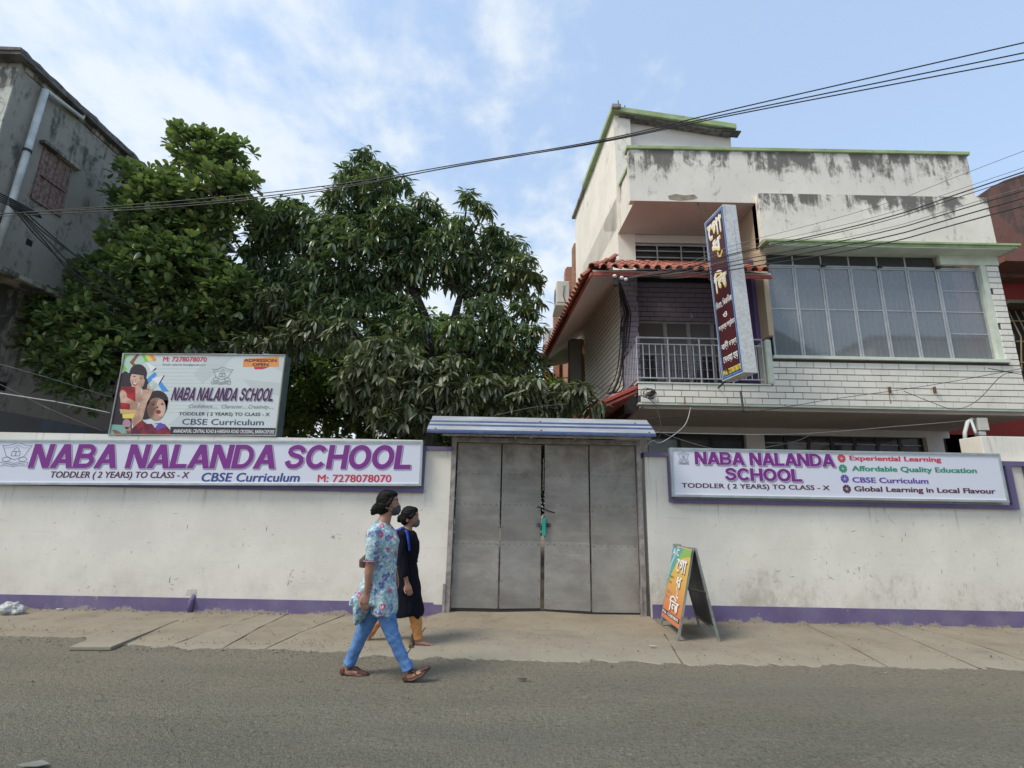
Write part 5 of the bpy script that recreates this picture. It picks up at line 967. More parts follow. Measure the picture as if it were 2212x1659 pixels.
    for du, ls in groups.items():
        if not ls: continue
        Pm = np.array([[*l[0]] for l in ls]); B_ = np.array([[[*l[1]], [*l[2]], [*l[3]]] for l in ls]); V_ = Pm[:, None, :] + np.einsum('kv,nvc->nkc', TV, B_) - np.array(base)
        n_ = len(TV); me = bpy.data.meshes.new('foliage'); me.vertices.add(len(ls) * n_); me.vertices.foreach_set('co', V_.reshape(-1)); F_ = np.array(TF); FF = (F_[None] + (np.arange(len(ls)) * n_)[:, None, None]).reshape(-1)
        me.loops.add(len(FF)); me.loops.foreach_set('vertex_index', FF); k_ = len(FF) // 4; me.polygons.add(k_); me.polygons.foreach_set('loop_start', np.arange(k_) * 4); me.polygons.foreach_set('loop_total', np.full(k_, 4)); me.polygons.foreach_set('use_smooth', np.ones(k_, dtype=bool)); me.update(); me.validate()
        me.materials.append(mats2 if du and mats2 else mat); o_ = bpy.data.objects.new('foliage', me); col.objects.link(o_); o_.parent = t; o_['kind'] = 'stuff'
    lm = {}
    for du in (0, 1):
        me = bpy.data.meshes.new('leaf'); me.from_pydata([tuple(v) for v in TV], [], TF); me.polygons.foreach_set('use_smooth', [True] * len(TF)); me.materials.append(mats2 if du and mats2 else mat); lm[du] = me
    for p, x_, y_, z_, du in single:
        o_ = bpy.data.objects.new('leaf', lm[1 if du else 0]); col.objects.link(o_); o_.parent = t; Mx = Matrix((x_, y_, z_)).transposed().to_4x4(); Mx.translation = p - Vector(base); o_.matrix_basis = Mx
    return t
def bl(lst, Y, dusty=0, jit=.35, seed=1):
    rg = random.Random(seed); out = []
    for x, y, r_ in lst: Yq = Y + rg.uniform(-jit, jit); out.append((at(x, y, Yq), r_ / 1131 * Yq * 1.0, dusty))
    return out
broad = bl([(395, 305, 36), (440, 315, 42), (500, 330, 38), (455, 360, 55), (410, 360, 30), (520, 395, 38), (470, 420, 60), (290, 385, 36), (345, 415, 55), (400, 440, 60), (285, 450, 45), (330, 500, 75), (430, 500, 75), (520, 470, 50), (260, 560, 55), (340, 580, 80), (430, 590, 85), (200, 610, 50), (260, 650, 70), (350, 680, 80), (130, 660, 48), (180, 700, 60), (70, 705, 38), (90, 750, 40), (140, 780, 55), (220, 760, 65), (310, 770, 65), (190, 840, 45), (120, 830, 30), (250, 830, 40), (450, 690, 70), (410, 740, 50), (500, 640, 60)], 9.4, seed=3)
tree('broadleaf_tree', 'bushy tree with glossy round leaves in front of the old grey house', (-7.25, 9.4, 0), broad, 'broad', BROAD, 11, .175, 300, (-6.6, 9.6, 3.3), trunk_r=.085)
mango = bl([(575, 480, 38), (605, 458, 30), (650, 462, 36), (590, 520, 45), (910, 520, 45), (860, 610, 50), (880, 720, 50), (820, 660, 45), (790, 350, 34), (825, 375, 30), (760, 385, 32), (745, 400, 28), (860, 400, 26), (810, 410, 44), (725, 440, 34), (780, 470, 60), (850, 470, 45), (690, 500, 52), (910, 440, 28), (900, 500, 45), (950, 470, 30), (620, 480, 40), (640, 530, 60), (740, 540, 70), (840, 550, 70), (1010, 430, 22), (1045, 455, 24), (1060, 500, 26), (990, 490, 36), (960, 540, 55), (1040, 550, 48), (1100, 540, 38), (1125, 570, 34), (1150, 610, 24), (560, 540, 45), (580, 610, 60), (680, 620, 75), (780, 620, 60), (890, 590, 55), (1000, 600, 50), (1090, 620, 55), (1140, 665, 34), (1050, 690, 55), (1110, 730, 48), (1155, 720, 26), (1000, 730, 50), (1150, 770, 26), (640, 700, 65), (730, 690, 60), (560, 700, 60), (870, 660, 36), (820, 720, 34), (1080, 780, 55)], 10.2, seed=5)
mango += bl([(590, 650, 42), (660, 730, 52), (560, 760, 50), (740, 720, 35)], 9.3, 1, .2, 6)
mango += bl([(820, 775, 58), (880, 800, 60), (780, 830, 50), (930, 850, 55), (850, 870, 55), (980, 810, 45), (1030, 850, 48), (1090, 850, 45), (1150, 850, 42), (1210, 850, 38), (1255, 845, 26), (1285, 870, 20), (960, 890, 40), (900, 900, 40), (1180, 870, 34), (1110, 870, 36)], 8.55, 1, .2, 7)
tree('mango_tree', 'large dark mango tree with long drooping leaves behind the gate', (-1.7, 10.6, 0), mango, 'mango', MANGO, 23, .235, 320, (-1.75, 10.6, 4.1), mats2=MANGOD, trunk_r=.2)
back = [(at(x, y, 13.5 + (i % 3) * .8), r_ / 1131 * 13.5, 0) for i, (x, y, r_) in enumerate([(640, 800, 90), (740, 790, 80), (850, 780, 80), (960, 780, 80), (1060, 800, 80), (1150, 830, 60), (1240, 870, 50), (700, 880, 90), (820, 890, 90), (940, 890, 90), (1060, 900, 80), (1180, 900, 60), (900, 720, 55), (1010, 740, 50), (540, 860, 90), (430, 860, 90), (320, 860, 80)])]
tree('leafy_tree', 'small leaved sunlit tree glimpsed through the gaps of the mango tree', (-1.0, 14.5, 0), back, 'small', BACKL, 31, .20, 150, (-1.0, 14.5, 2.6), nobj=0, trunk_r=.16)
dark = [(at(x, y, 16.5), r_ / 1131 * 16.5, 0) for x, y, r_ in [(560, 690, 110), (700, 690, 110), (480, 780, 110), (860, 830, 120), (1040, 850, 110), (700, 850, 120), (560, 900, 110), (1180, 890, 80), (380, 720, 90), (430, 860, 100), (300, 860, 100), (900, 960, 110), (1080, 970, 110), (1250, 970, 110), (980, 1050, 100), (1150, 1060, 100), (1300, 1060, 90), (960, 740, 60)]]
tree('dense_tree', 'dense dark tree filling the yard behind the other trees', (-3.5, 17, 0), dark, 'small', MANGO, 37, .34, 120, (-3.5, 17, 3), nobj=0, trunk_r=.2)

# ---------------------------------------------------------------- cables
CAB = simple('cable_black', (.018, .018, .02), .5); CABG = simple('cable_grey', (.20, .20, .20), .6); CABW = simple('cable_white', (.45, .45, .44), .6)
def cable(label, pts, r_, mat=None, group=None, name='overhead_cable'):
    W_ = [at(*p) for p in pts]
    if pts[0][0] < 0: W_.insert(0, W_[0] + (W_[0] - W_[1]).normalized() * 9)
    if pts[-1][0] > 2212: W_.append(W_[-1] + (W_[-1] - W_[-2]).normalized() * 9)
    o_ = MB().tube(smoothpts(W_), r_, 6).build(name, mat or CAB, smooth=True); tag(o_, label, 'cable', group); return o_
G1 = 'long cables crossing the sky'
cable('topmost of three long black cables crossing the sky at the right edge', [(-60, 467, 7.5), (350, 437, 6.8), (700, 402, 6.2), (1000, 353, 5.8), (1300, 302, 5.3), (1600, 232, 4.8), (2300, 72, 4)], .0065, group=G1)
cable('middle one of three long black cables crossing the sky at the right edge', [(-60, 464, 7.5), (350, 444, 6.8), (700, 408, 6.2), (1000, 357, 5.8), (1300, 305, 5.3), (1600, 240, 4.8), (2300, 96, 4)], .0065, group=G1)
cable('lowest of three long black cables crossing the sky at the right edge', [(-60, 470, 7.6), (350, 449, 6.9), (700, 412, 6.3), (1000, 356, 5.9), (1300, 307, 5.4), (1600, 245, 4.9), (2300, 112, 4.1)], .0065, group=G1)
G2 = 'service cables running to the house corner'
ends = [(323, 528, .004), (359, 538, .004), (368, 546, .009), (377, 549, .006), (402, 558, .004), (409, 563, .008), (425, 572, .009), (442, 581, .009)]
wh = ['topmost thin', 'second thin', 'thick third', 'sagging fourth', 'fine fifth', 'sixth from the top', 'seventh from the top', 'lowest']
for i, (ye, ym, r_) in enumerate(ends):
    cable(wh[i] + ' service cable fanning from the balcony corner to the right edge', [(1338 + 6 * i, 604 - i, 8.1), (1470, (600 + ym) / 2 + 10, 7.75), (1592, ym, 7.35), (1900, ym + (ye - ym) * .47 + 12, 6.4), (2290, ye - (ym - ye) * .13, 5.3)], r_ * .9, CAB if r_ > .005 else CABG, G2)
G3 = 'cables from the drainpipe on the old house'
for i, (xe, ye, lab) in enumerate(((175, 560, 'upper'), (195, 575, 'second'), (185, 598, 'third'), (172, 606, 'fourth'), (200, 620, 'lowest'))):
    cable(lab + ' black cable slanting from the drainpipe of the old house into the round leaved tree', [(-40, 395 + i * 6, 7.0), (20, 428 + i * 4, 7.3), (90, 490 + i * 8, 7.8), (xe, ye, 8.4), (300, 640 + i * 8, 9)], .011, CAB, G3)
cable('pale cable running from the left edge to the lower corner of the billboard', [(-40, 843, 7.0), (120, 868, 7.1), (238, 892, 7.3)], .008, CABW)
cable('thin grey wire above the pale cable at the left edge', [(-40, 775, 7.4), (90, 812, 7.7), (240, 858, 8.2)], .004, CABG)
cable('thin grey wire slanting down behind the billboard from the left edge', [(-40, 810, 7.2), (100, 880, 7.6), (230, 935, 8)], .004, CABG)
cable('thin black cable fixed on the hook of the white tile cladding', [(1400, 905, 8.3), (1620, 890, 8.3), (1800, 862, 8.35), (1952, 841, 8.4), (2080, 820, 8.2), (2260, 786, 7.9)], .005, CAB)
cable('slack black cable looping below the hook on the white tiles', [(1952, 845, 8.45), (2010, 868, 8.4), (2062, 884, 8.3), (2110, 866, 8.3), (2160, 815, 8.2), (2190, 806, 8.2), (2260, 818, 8.1)], .005, CAB)
cable('pale wire stretched below the slab from the gate canopy to the right', [(1408, 934, 7.6), (1700, 938, 8.2), (1950, 920, 8.6), (2130, 905, 8.7)], .004, CABW)
cable('pale wire stretched just above the right school sign', [(1408, 928, 7.6), (1560, 972, 7.9), (1700, 958, 8.1), (1760, 935, 8.3)], .004, CABG)
cable('braided pale wire dangling from the slab beside the gate canopy', [(1492, 880, 8.3), (1478, 920, 8.1), (1430, 955, 7.7), (1408, 952, 7.5), (1392, 970, 7.48)], .006, CABW, name='hanging_wire')
cable('black wire hanging off the house slab edge above the canopy end', [(1400, 860, 8.5), (1418, 880, 8.4), (1428, 930, 8.1), (1412, 960, 7.8)], .006, CAB, name='hanging_wire')
cable('thin wire rising from the canopy top into the mango leaves', [(1075, 896, 7.45), (1150, 880, 7.8), (1230, 872, 8.2)], .004, CABG)
for i, (dx, lab) in enumerate(((0, 'thickest'), (4, 'second'), (-5, 'third'), (8, 'last'))):
    cable(lab + ' strand of the black cable bundle hanging down the purple column', [(1338 + dx * .3, 612, 8.3), (1346 + dx, 650, 9.3), (1354 + dx, 676, 9.70), (1349 + dx * 1.5, 700, 9.72), (1345 + dx * 1.3, 760, 9.72), (1338 + dx * 1.5, 810, 9.70), (1326 + dx * 2.2, 842, 9.5), (1316 + dx, 850, 9.3)], (.024, .014, .012, .010)[i], CAB, 'strands of the cable bundle', name='cable_bundle')
ins = thing('insulator_bracket', 'white porcelain insulators on an iron bracket at the awning corner', 'insulator', at(1332, 606, 8.12))
p = at(1330, 603, 8.10); MB().box(p.x - .03, p.x + .04, p.y, p.y + .08, p.z - .10, p.z + .02).build('bracket', DARKM, ins)
for dx, dz_ in ((-.02, .05), (.10, .02), (.17, -.01)): MB().ell(p + Vector((dx, -.02, dz_)), .035, .035, .028, 12, 8).build('porcelain', I_WHITE, ins, smooth=True)
tg = thing('tangled_wires', 'tangle of black wires around the pipe stub on the slab edge', 'wires', at(1404, 852, 8.45)); rg = random.Random(4)
for k in range(5):
    c_ = at(1404 + rg.uniform(-8, 8), 852 + rg.uniform(-6, 6), 8.43); rr = rg.uniform(.05, .11); MB().tube([c_ + Vector((rr * math.cos(a), rg.uniform(-.02, .02), rr * .8 * math.sin(a))) for a in [j * .6 for j in range(10)]], .006, 5).build('wire', CAB, tg, smooth=True)
lp = thing('security_light', 'white box fitting and bent pvc pipe under the slab at the right', 'lamp', at(2090, 930, 8.6))
m = MB(); m.tube([at(2086, 975, 8.6), at(2084, 935, 8.6), at(2090, 912, 8.6), at(2100, 905, 8.7)], .03, 8); m.build('pipe', PVC, lp, smooth=True)
m = MB(); m.tube([at(2098, 908, 8.6), at(2106, 930, 8.5), at(2108, 937, 8.48)], .02, 8); m.build('arm', PVC, lp, smooth=True)
p = at(2118, 918, 8.7); MB().box(p.x - .08, p.x + .1, 8.65, 8.8, p.z - .10, p.z + .12).build('box', I_WHITEC, lp, bevel=.01); MB().box(p.x - .14, p.x - .02, 8.6, 8.7, p.z - .2, p.z - .13).build('lamp_head', PVC, lp, bevel=.01)

# ---------------------------------------------------------------- people
def solid(mb, name, mat, parent, voxel=.008, it=3, disp=None, fac=.5):
    me = mb.mesh('tmp', None); o_ = bpy.data.objects.new('tmp', me); col.objects.link(o_); r_ = o_.modifiers.new('r', 'REMESH'); r_.mode = 'VOXEL'; r_.voxel_size = voxel
    if it: s_ = o_.modifiers.new('s', 'SMOOTH'); s_.iterations = it; s_.factor = fac
    dg = bpy.context.evaluated_depsgraph_get(); dg.update(); m2 = bpy.data.meshes.new_from_object(o_.evaluated_get(dg)); bpy.data.objects.remove(o_)
    if disp:
        ns_ = [v.normal.copy() for v in m2.vertices]
        for v, n_ in zip(m2.vertices, ns_): v.co += n_ * disp(v.co, n_)
    w = WL[parent]
    for v in m2.vertices: v.co -= w
    m2.polygons.foreach_set('use_smooth', [True] * len(m2.polygons)); m2.materials.clear(); m2.materials.append(mat); m2.update()
    o2 = bpy.data.objects.new(name, m2); col.objects.link(o2); o2.parent = parent; WL[o2] = w; return o2
SKIN = Mat('skin_brown'); SKIN.col(SKIN.mix(SKIN.noise(18, 4), (.27, .135, .085), (.35, .185, .125))); SKIN.set(rough=.5); SKIN.b.inputs['Subsurface Weight'].default_value = .08; SKIN = SKIN.m
HAIR = Mat('black_hair'); HAIR.col(HAIR.mix(HAIR.noise(1, 3, .5, HAIR.map((60, 60, 220))), (.002, .002, .002), (.007, .006, .006))); HAIR.set(rough=.6, spec=.15); HAIR.bump(HAIR.noise(1, 3, .5, HAIR.map((60, 60, 220))), .004, .6); HAIR = HAIR.m
MASK = simple('mask_charcoal', (.045, .045, .055), .85, .15, 40); MASK2 = simple('mask_grey', (.10, .095, .10), .85, .2, 60)
M = Mat('jeans_denim'); f = M.noise(9, 5, .6); c = M.mix(M.step(f, .3, .7), (.035, .105, .30), (.105, .24, .50)); c = M.mix(M.step(M.noise(260, 2), .4, .7, 0, .3), c, (.2, .35, .6)); M.col(c); M.set(rough=.85); M.bump(M.noise(13, 4), .012, .6); DENIM = M.m
M = Mat('floral_kurta'); v1 = M.n('ShaderNodeTexVoronoi'); v1.inputs['Scale'].default_value = 15; mp = M.noise(22, 3); off = M.n('ShaderNodeVectorMath', operation='ADD'); M.l(M.pos, off.inputs[0]); sc3 = M.n('ShaderNodeVectorMath', operation='SCALE'); nz = M.n('ShaderNodeTexNoise'); nz.inputs['Scale'].default_value = 30; M.l(M.pos, nz.inputs['Vector']); M.l(nz.outputs['Color'], sc3.inputs[0]); sc3.inputs['Scale'].default_value = .045; M.l(sc3.outputs[0], off.inputs[1]); M.l(off.outputs[0], v1.inputs['Vector'])
cs = M.n('ShaderNodeSeparateColor'); M.l(v1.outputs['Color'], cs.inputs[0])
base = M.mix(M.step(M.noise(24, 3), .42, .55), (.30, .44, .47), (.52, .64, .66)); base = M.mix(M.step(M.noise(48, 3, .6), .50, .55, 0, .8), base, (.13, .25, .32))
fl = M.mix(M.step(cs.outputs[1], .45, .5), (.42, .07, .15), (.10, .13, .33)); inside = M.step(v1.outputs['Distance'], .50, .42); on = M.step(cs.outputs[0], .38, .42)
petal = M.step(M.noise(42, 2), .42, .50); base = M.mix(M.math('MULTIPLY', M.math('MULTIPLY', inside, on), M.math('ADD', M.math('MULTIPLY', petal, .6), .4)), base, fl); base = M.mix(M.math('MULTIPLY', M.step(v1.outputs['Distance'], .14, .08), on), base, (.75, .5, .5))
M.col(base); M.set(rough=.85); M.bump(M.noise(16, 4), .008, .5); FLORAL = M.m
M = Mat('black_kurta'); M.col(M.mix(M.noise(20, 4), (.004, .005, .009), (.010, .011, .018))); M.set(rough=.95, spec=.15); M.bump(M.noise(16, 4), .01, .6); BLACKK = M.m
ORANGE = simple('orange_leggings', (.62, .27, .085), .8, .12, 12, .004, 20); SHOE = simple('brown_leather', (.105, .042, .032), .5, .2, 20); SHOE2 = simple('maroon_sandal', (.10, .02, .035), .5, .2, 20); BLUEB = simple('blue_bag_cloth', (.015, .06, .42), .75, .2, 10); BAGB = simple('brown_bag', (.10, .065, .055), .7, .2, 10); NAILC = simple('eye_dark', (.01, .008, .008), .2); EYEW = simple('eye_white', (.6, .56, .52), .3)

def folds(fr_, amp, sz=(14, 6, 7)):
    return lambda c, n_: amp * (noise.noise(Vector((c.x * sz[0], c.y * sz[1], c.z * sz[2]))) + .5 * noise.noise(Vector((c.x * 26 + 5, c.y * 20, c.z * 12 + c.x * 14))))
def finger(mb, pts, r_): mb.loft([(p, r_ * (1 - .25 * i / (len(pts) - 1)), r_ * (1 - .25 * i / (len(pts) - 1))) for i, p in enumerate(pts)], 8, lat=(0, 1, .02))
def hand(mb, wrist, dirv, side, k=1.0, curl=.35):
    """palm and five fingers pointing along dirv; fan spreads along side (the knuckle line)"""
    d = dirv.normalized(); s_ = side.normalized(); n_ = d.cross(s_).normalized(); pc = wrist + d * .045 * k
    mb.ell(pc, .001, .001, .001, 4, 3); mb.loft([(wrist - d * .02, .019 * k, .024 * k), (wrist + d * .015 * k, .017 * k, .030 * k), (wrist + d * .05 * k, .015 * k, .038 * k), (wrist + d * .085 * k, .012 * k, .036 * k)], 12, lat=s_)
    for j, (o_, L) in enumerate(((-.030, .062), (-.010, .073), (.010, .069), (.029, .054))):
        b = wrist + d * .078 * k + s_ * o_ * k; a1 = b + (d + n_ * curl * .3) * L * .42 * k; a2 = a1 + (d + n_ * curl * 1.1) * L * .34 * k; a3 = a2 + (d * .8 + n_ * curl * 2.0) * L * .26 * k; finger(mb, [b - d * .02, b, a1, a2, a3], .0085 * k)
    b = wrist + d * .028 * k - s_ * .030 * k; finger(mb, [b, b + (d * .7 - s_ * .6) * .030 * k, b + (d * 1.0 - s_ * .35 + n_ * .3) * .058 * k, b + (d * 1.1 - s_ * .15 + n_ * .5) * .078 * k], .0100 * k)

# ---- woman in the floral kurta
YA = 4.98
def A1(x, y, dy=0.0): return at(711.6 + .2737 * x, 1036.9 + .2737 * y, YA + dy)
w1 = thing('person', 'woman in a teal floral kurta, blue jeans and dark face mask striding past the wall', 'person', (A1(400, 1590).x, YA, 0), 'women walking past the school')
b = MB()
hr = Matrix.Rotation(R(-8), 3, 'Y')
b.ell(A1(470, 175), .090, .070, .105, 20, 14); b.ell(A1(497, 222), .058, .052, .068, 18, 12); b.ell(A1(515, 262), .030, .030, .024, 12, 8)
b.loft([(A1(538, 170), .008, .008), (A1(546, 195), .012, .012), (A1(556, 214), .015, .016), (A1(549, 224), .010, .014)], 10)
b.ell(A1(450, 214, -.066), .013, .010, .024, 10, 8)
b.loft([(A1(455, 235), .060, .050), (A1(446, 285), .054, .050), (A1(430, 330), .062, .066), (A1(415, 370), .080, .13)], 18)
b.loft([(A1(415, 375), .07, .13), (A1(420, 480), .085, .13), (A1(410, 650), .075, .11), (A1(385, 830), .095, .13), (A1(380, 960), .09, .13)], 18)
b.loft([(A1(352, 420, -.16), .045, .045), (A1(332, 560, -.19), .038, .038), (A1(318, 660, -.20), .036, .034), (A1(312, 740, -.205), .037, .034), (A1(300, 840, -.20), .027, .025), (A1(294, 895, -.195), .023, .021)], 14)
hand(b, A1(293, 893, -.195), A1(284, 1010, -.21) - A1(293, 893, -.195), Vector((1, .25, 0)), 1.0, -.25)
b.loft([(A1(430, 420, .16), .045, .045), (A1(470, 560, .19), .036, .036), (A1(505, 680, .19), .032, .03), (A1(520, 740, .17), .024, .022)], 12); hand(b, A1(521, 742, .17), Vector((.12, 0, -1)), Vector((1, -.3, 0)), .95, .4)
for k in ((0, [(410, 950), (490, 1200), (560, 1370), (612, 1500)], -.07), (1, [(370, 950), (250, 1230), (190, 1360), (150, 1465)], .09)):
    b.loft([(A1(*p, k[2]), r_, r_) for p, r_ in zip(k[1], (.08, .055, .045, .033))], 12)
b.loft([(A1(150, 1440, .09), .030, .030), (A1(140, 1500, .09), .030, .030), (A1(128, 1525, .09), .030, .030)], 12); b.loft([(A1(110, 1515, .09), .026, .030), (A1(190, 1512, .09), .026, .036), (A1(260, 1525, .09), .016, .040), (A1(305, 1534, .09), .010, .028)], 12)
b.loft([(A1(608, 1470, -.07), .030, .030), (A1(618, 1530, -.07), .033, .032)], 12); b.loft([(A1(600, 1555, -.07), .028, .030), (A1(660, 1545, -.07), .028, .036), (A1(725, 1515, -.07), .017, .040), (A1(778, 1483, -.07), .010, .028)], 12)
solid(b, 'body', SKIN, w1, .007, 3)
h = MB(); h.ell(A1(446, 165), .094, .080, .106, 22, 14); h.ell(A1(432, 208), .080, .084, .090, 18, 12); h.ell(A1(474, 122), .076, .074, .052, 16, 10); h.ell(A1(498, 112), .052, .066, .030, 14, 10)
h.loft([(A1(505, 112, -.03), .02, .03), (A1(498, 145, -.060), .014, .010), (A1(478, 180, -.072), .018, .008), (A1(452, 205, -.076), .020, .010)], 10)
h.ell(A1(358, 238), .038, .045, .042, 14, 10); h.ell(A1(345, 258), .026, .03, .026, 12, 8); h.ell(A1(365, 205), .026, .035, .025, 12, 8); h.loft([(A1(400, 230), .055, .055), (A1(365, 240), .03, .035)], 12)
for k_ in range(6): a = k_ * 1.05; h.loft([(A1(358, 238) + Vector((.02 * math.cos(a), -.035, .02 * math.sin(a))), .010, .010), (A1(358, 238) + Vector((.045 * math.cos(a), -.02, .045 * math.sin(a))), .004, .004)], 6)
solid(h, 'hair', HAIR, w1, .007, 2, lambda c, n_: .004 * noise.noise(Vector((c.x * 30, c.y * 30, c.z * 90))))
k = MB(); k.ell(A1(520, 238), .046, .054, .046, 18, 12); k.ell(A1(543, 216), .026, .024, .028, 12, 8); k.ell(A1(512, 262), .036, .044, .024, 12, 8); k.loft([(A1(552, 214), .010, .014), (A1(556, 240), .012, .018), (A1(535, 272), .014, .024)], 10); mk = solid(k, 'mask', MASK, w1, .006, 2)
MB().tube([A1(505, 215, -.048), A1(475, 208, -.068), A1(446, 205, -.080)], .003, 5).tube([A1(505, 258, -.045), A1(475, 240, -.068), A1(444, 222, -.080)], .003, 5).build('mask_strap', MASK, mk)
ey = MB().ell(A1(528, 178, -.044), .010, .005, .006, 10, 6).build('eye', EYEW, w1); MB().ell(A1(530, 178, -.047), .0065, .005, .006, 8, 6).build('pupil', NAILC, ey)
MB().tube([A1(515, 158, -.052), A1(530, 153, -.052), A1(541, 160, -.045)], .0035, 5).build('eyebrow', HAIR, w1, smooth=True)
# kurta
t_ = MB(); t_.loft([(A1(436, 330), .058, .068), (A1(428, 345), .082, .11), (A1(415, 378), .095, .165), (A1(422, 430), .118, .178), (A1(432, 490), .140, .172), (A1(428, 560), .130, .155), (A1(418, 640), .128, .148), (A1(400, 730), .140, .165), (A1(385, 830), .158, .19), (A1(372, 920), .172, .20), (A1(365, 960), .176, .20)], 28)
t_.loft([(A1(440, 850), .10, .19), (A1(445, 950), .105, .20), (A1(442, 1020), .112, .205), (A1(436, 1050), .110, .20)], 24)
t_.loft([(A1(320, 830), .08, .18), (A1(285, 930), .085, .185), (A1(258, 1010), .075, .18), (A1(240, 1090), .045, .17), (A1(236, 1125), .018, .15)], 24)
t_.loft([(A1(300, 900), .06, .18), (A1(235, 940), .07, .17), (A1(190, 975), .045, .15)], 20)
t_.loft([(A1(375, 385, -.11), .06, .05), (A1(352, 425, -.165), .066, .060), (A1(338, 520, -.190), .062, .060), (A1(322, 640, -.20), .055, .055)], 18); t_.loft([(A1(400, 385, .11), .06, .05), (A1(430, 430, .165), .062, .060), (A1(470, 560, .19), .055, .055), (A1(492, 640, .19), .05, .05)], 18)
t_.ell(A1(500, 490, -.06), .052, .06, .062, 16, 10); t_.ell(A1(500, 490, .06), .052, .06, .062, 16, 10)
solid(t_, 'kurta', FLORAL, w1, .009, 3, folds(None, .013))
MB().tube([A1(322, 640, -.20) + Vector((.057 * math.cos(a), .057 * math.sin(a), 0)) for a in [j * .5 for j in range(14)]], .006, 6).build('sleeve_trim', simple('pink_trim', (.45, .16, .26), .8), w1, smooth=True)
j_ = MB(); j_.loft([(A1(415, 930, -.07), .092, .090), (A1(448, 1060, -.07), .083, .080), (A1(490, 1200, -.07), .064, .064), (A1(530, 1300, -.07), .058, .056), (A1(570, 1390, -.07), .053, .050), (A1(608, 1470, -.07), .055, .050), (A1(618, 1500, -.07), .056, .050)], 20)
j_.loft([(A1(375, 930, .09), .092, .09), (A1(310, 1090, .09), .080, .08), (A1(250, 1230, .09), .063, .062), (A1(205, 1330, .09), .057, .054), (A1(165, 1420, .09), .050, .046), (A1(150, 1462, .09), .054, .048)], 20); j_.ell(A1(390, 930), .15, .17, .10)
def jf(c, n_): return .008 * noise.noise(Vector((c.x * 9 + c.z * 6, c.y * 7, c.z * 15 - c.x * 12))) * (1.3 if c.z < .25 else .8) + .005 * noise.noise(Vector((c.x * 20, c.y * 20, c.z * 38 + c.x * 25)))
solid(j_, 'jeans', DENIM, w1, .008, 3, jf)
for pts in ([(96, 1520), (190, 1530), (260, 1538), (315, 1540)], [(592, 1575), (660, 1572), (735, 1532), (795, 1476)]):
    dy_ = .09 if pts[0][0] < 200 else -.07; m = MB(); m.loft([(A1(*p, dy_), .014, w_) for p, w_ in zip(pts, (.034, .042, .046, .024))], 14)
    if dy_ > 0: m.loft([(A1(108, 1480, dy_), .028, .034), (A1(112, 1515, dy_), .036, .038)], 14); m.loft([(A1(225, 1505, dy_), .012, .046), (A1(300, 1528, dy_), .016, .034)], 12); m.loft([(A1(140, 1490, dy_), .01, .036), (A1(210, 1480, dy_), .01, .036), (A1(245, 1512, dy_), .012, .044)], 10)
    else: m.loft([(A1(590, 1540, dy_), .030, .036), (A1(612, 1572, dy_), .036, .038)], 14); m.loft([(A1(720, 1500, dy_), .010, .046), (A1(788, 1472, dy_), .012, .032)], 12); m.loft([(A1(622, 1520, dy_), .012, .036), (A1(660, 1500, dy_), .010, .038), (A1(700, 1535, dy_), .010, .044)], 10)
    solid(m, 'shoe', SHOE, w1, .006, 2)
m = MB(); m.loft([(A1(300, 590, .16), .02, .05), (A1(275, 640, .16), .05, .06), (A1(268, 690, .16), .04, .05)], 12); bg_ = solid(m, 'handbag', BAGB, w1, .008, 2)

# ---- woman in black
YB = 6.10
def A2(x, y, dy=0.0): return at(711.6 + .2737 * x, 1036.9 + .2737 * y, YB + dy)
w2 = thing('person', 'woman in a black kurta and orange leggings with a blue bag, walking nearest the wall', 'person', (A2(620, 1300).x, YB, 0), 'women walking past the school')
b = MB(); b.ell(A2(643, 285), .090, .072, .108, 20, 14); b.ell(A2(660, 325), .058, .052, .065, 16, 12); b.ell(A2(672, 355), .03, .03, .022, 12, 8)
b.loft([(A2(690, 280), .008, .008), (A2(697, 305), .012, .012), (A2(706, 322), .014, .015), (A2(700, 330), .010, .012)], 10); b.ell(A2(614, 318, -.070), .016, .010, .028, 10, 8)
b.loft([(A2(630, 330), .055, .048), (A2(622, 368), .050, .047), (A2(612, 400), .062, .070)], 16); b.loft([(A2(605, 410), .07, .12), (A2(625, 540), .08, .13), (A2(615, 680), .075, .11), (A2(605, 830), .09, .13), (A2(605, 920), .09, .13)], 16)
b.loft([(A2(575, 440, -.15), .042, .042), (A2(572, 560, -.18), .036, .036), (A2(583, 660, -.19), .034, .034), (A2(600, 760, -.20), .027, .027), (A2(612, 812, -.20), .022, .021)], 12)
hand(b, A2(612, 812, -.20), A2(640, 905, -.21) - A2(612, 812, -.20), Vector((1, .2, .3)), .95, -.35)
b.loft([(A2(640, 900, -.05), .07, .07), (A2(672, 1080, -.06), .055, .055), (A2(700, 1245, -.06), .035, .033), (A2(700, 1275, -.06), .033, .032)], 12); b.loft([(A2(560, 900, .08), .08, .08), (A2(440, 1060, .08), .055, .055), (A2(320, 1210, .08), .033, .033), (A2(300, 1270, .08), .033, .032)], 12)
b.loft([(A2(680, 1285, -.06), .026, .030), (A2(740, 1288, -.06), .024, .036), (A2(800, 1300, -.06), .013, .040), (A2(826, 1303, -.06), .010, .028)], 12); b.loft([(A2(290, 1288, .08), .026, .030), (A2(320, 1300, .08), .024, .036), (A2(345, 1316, .08), .013, .036)], 12)
solid(b, 'body', SKIN, w2, .007, 3)
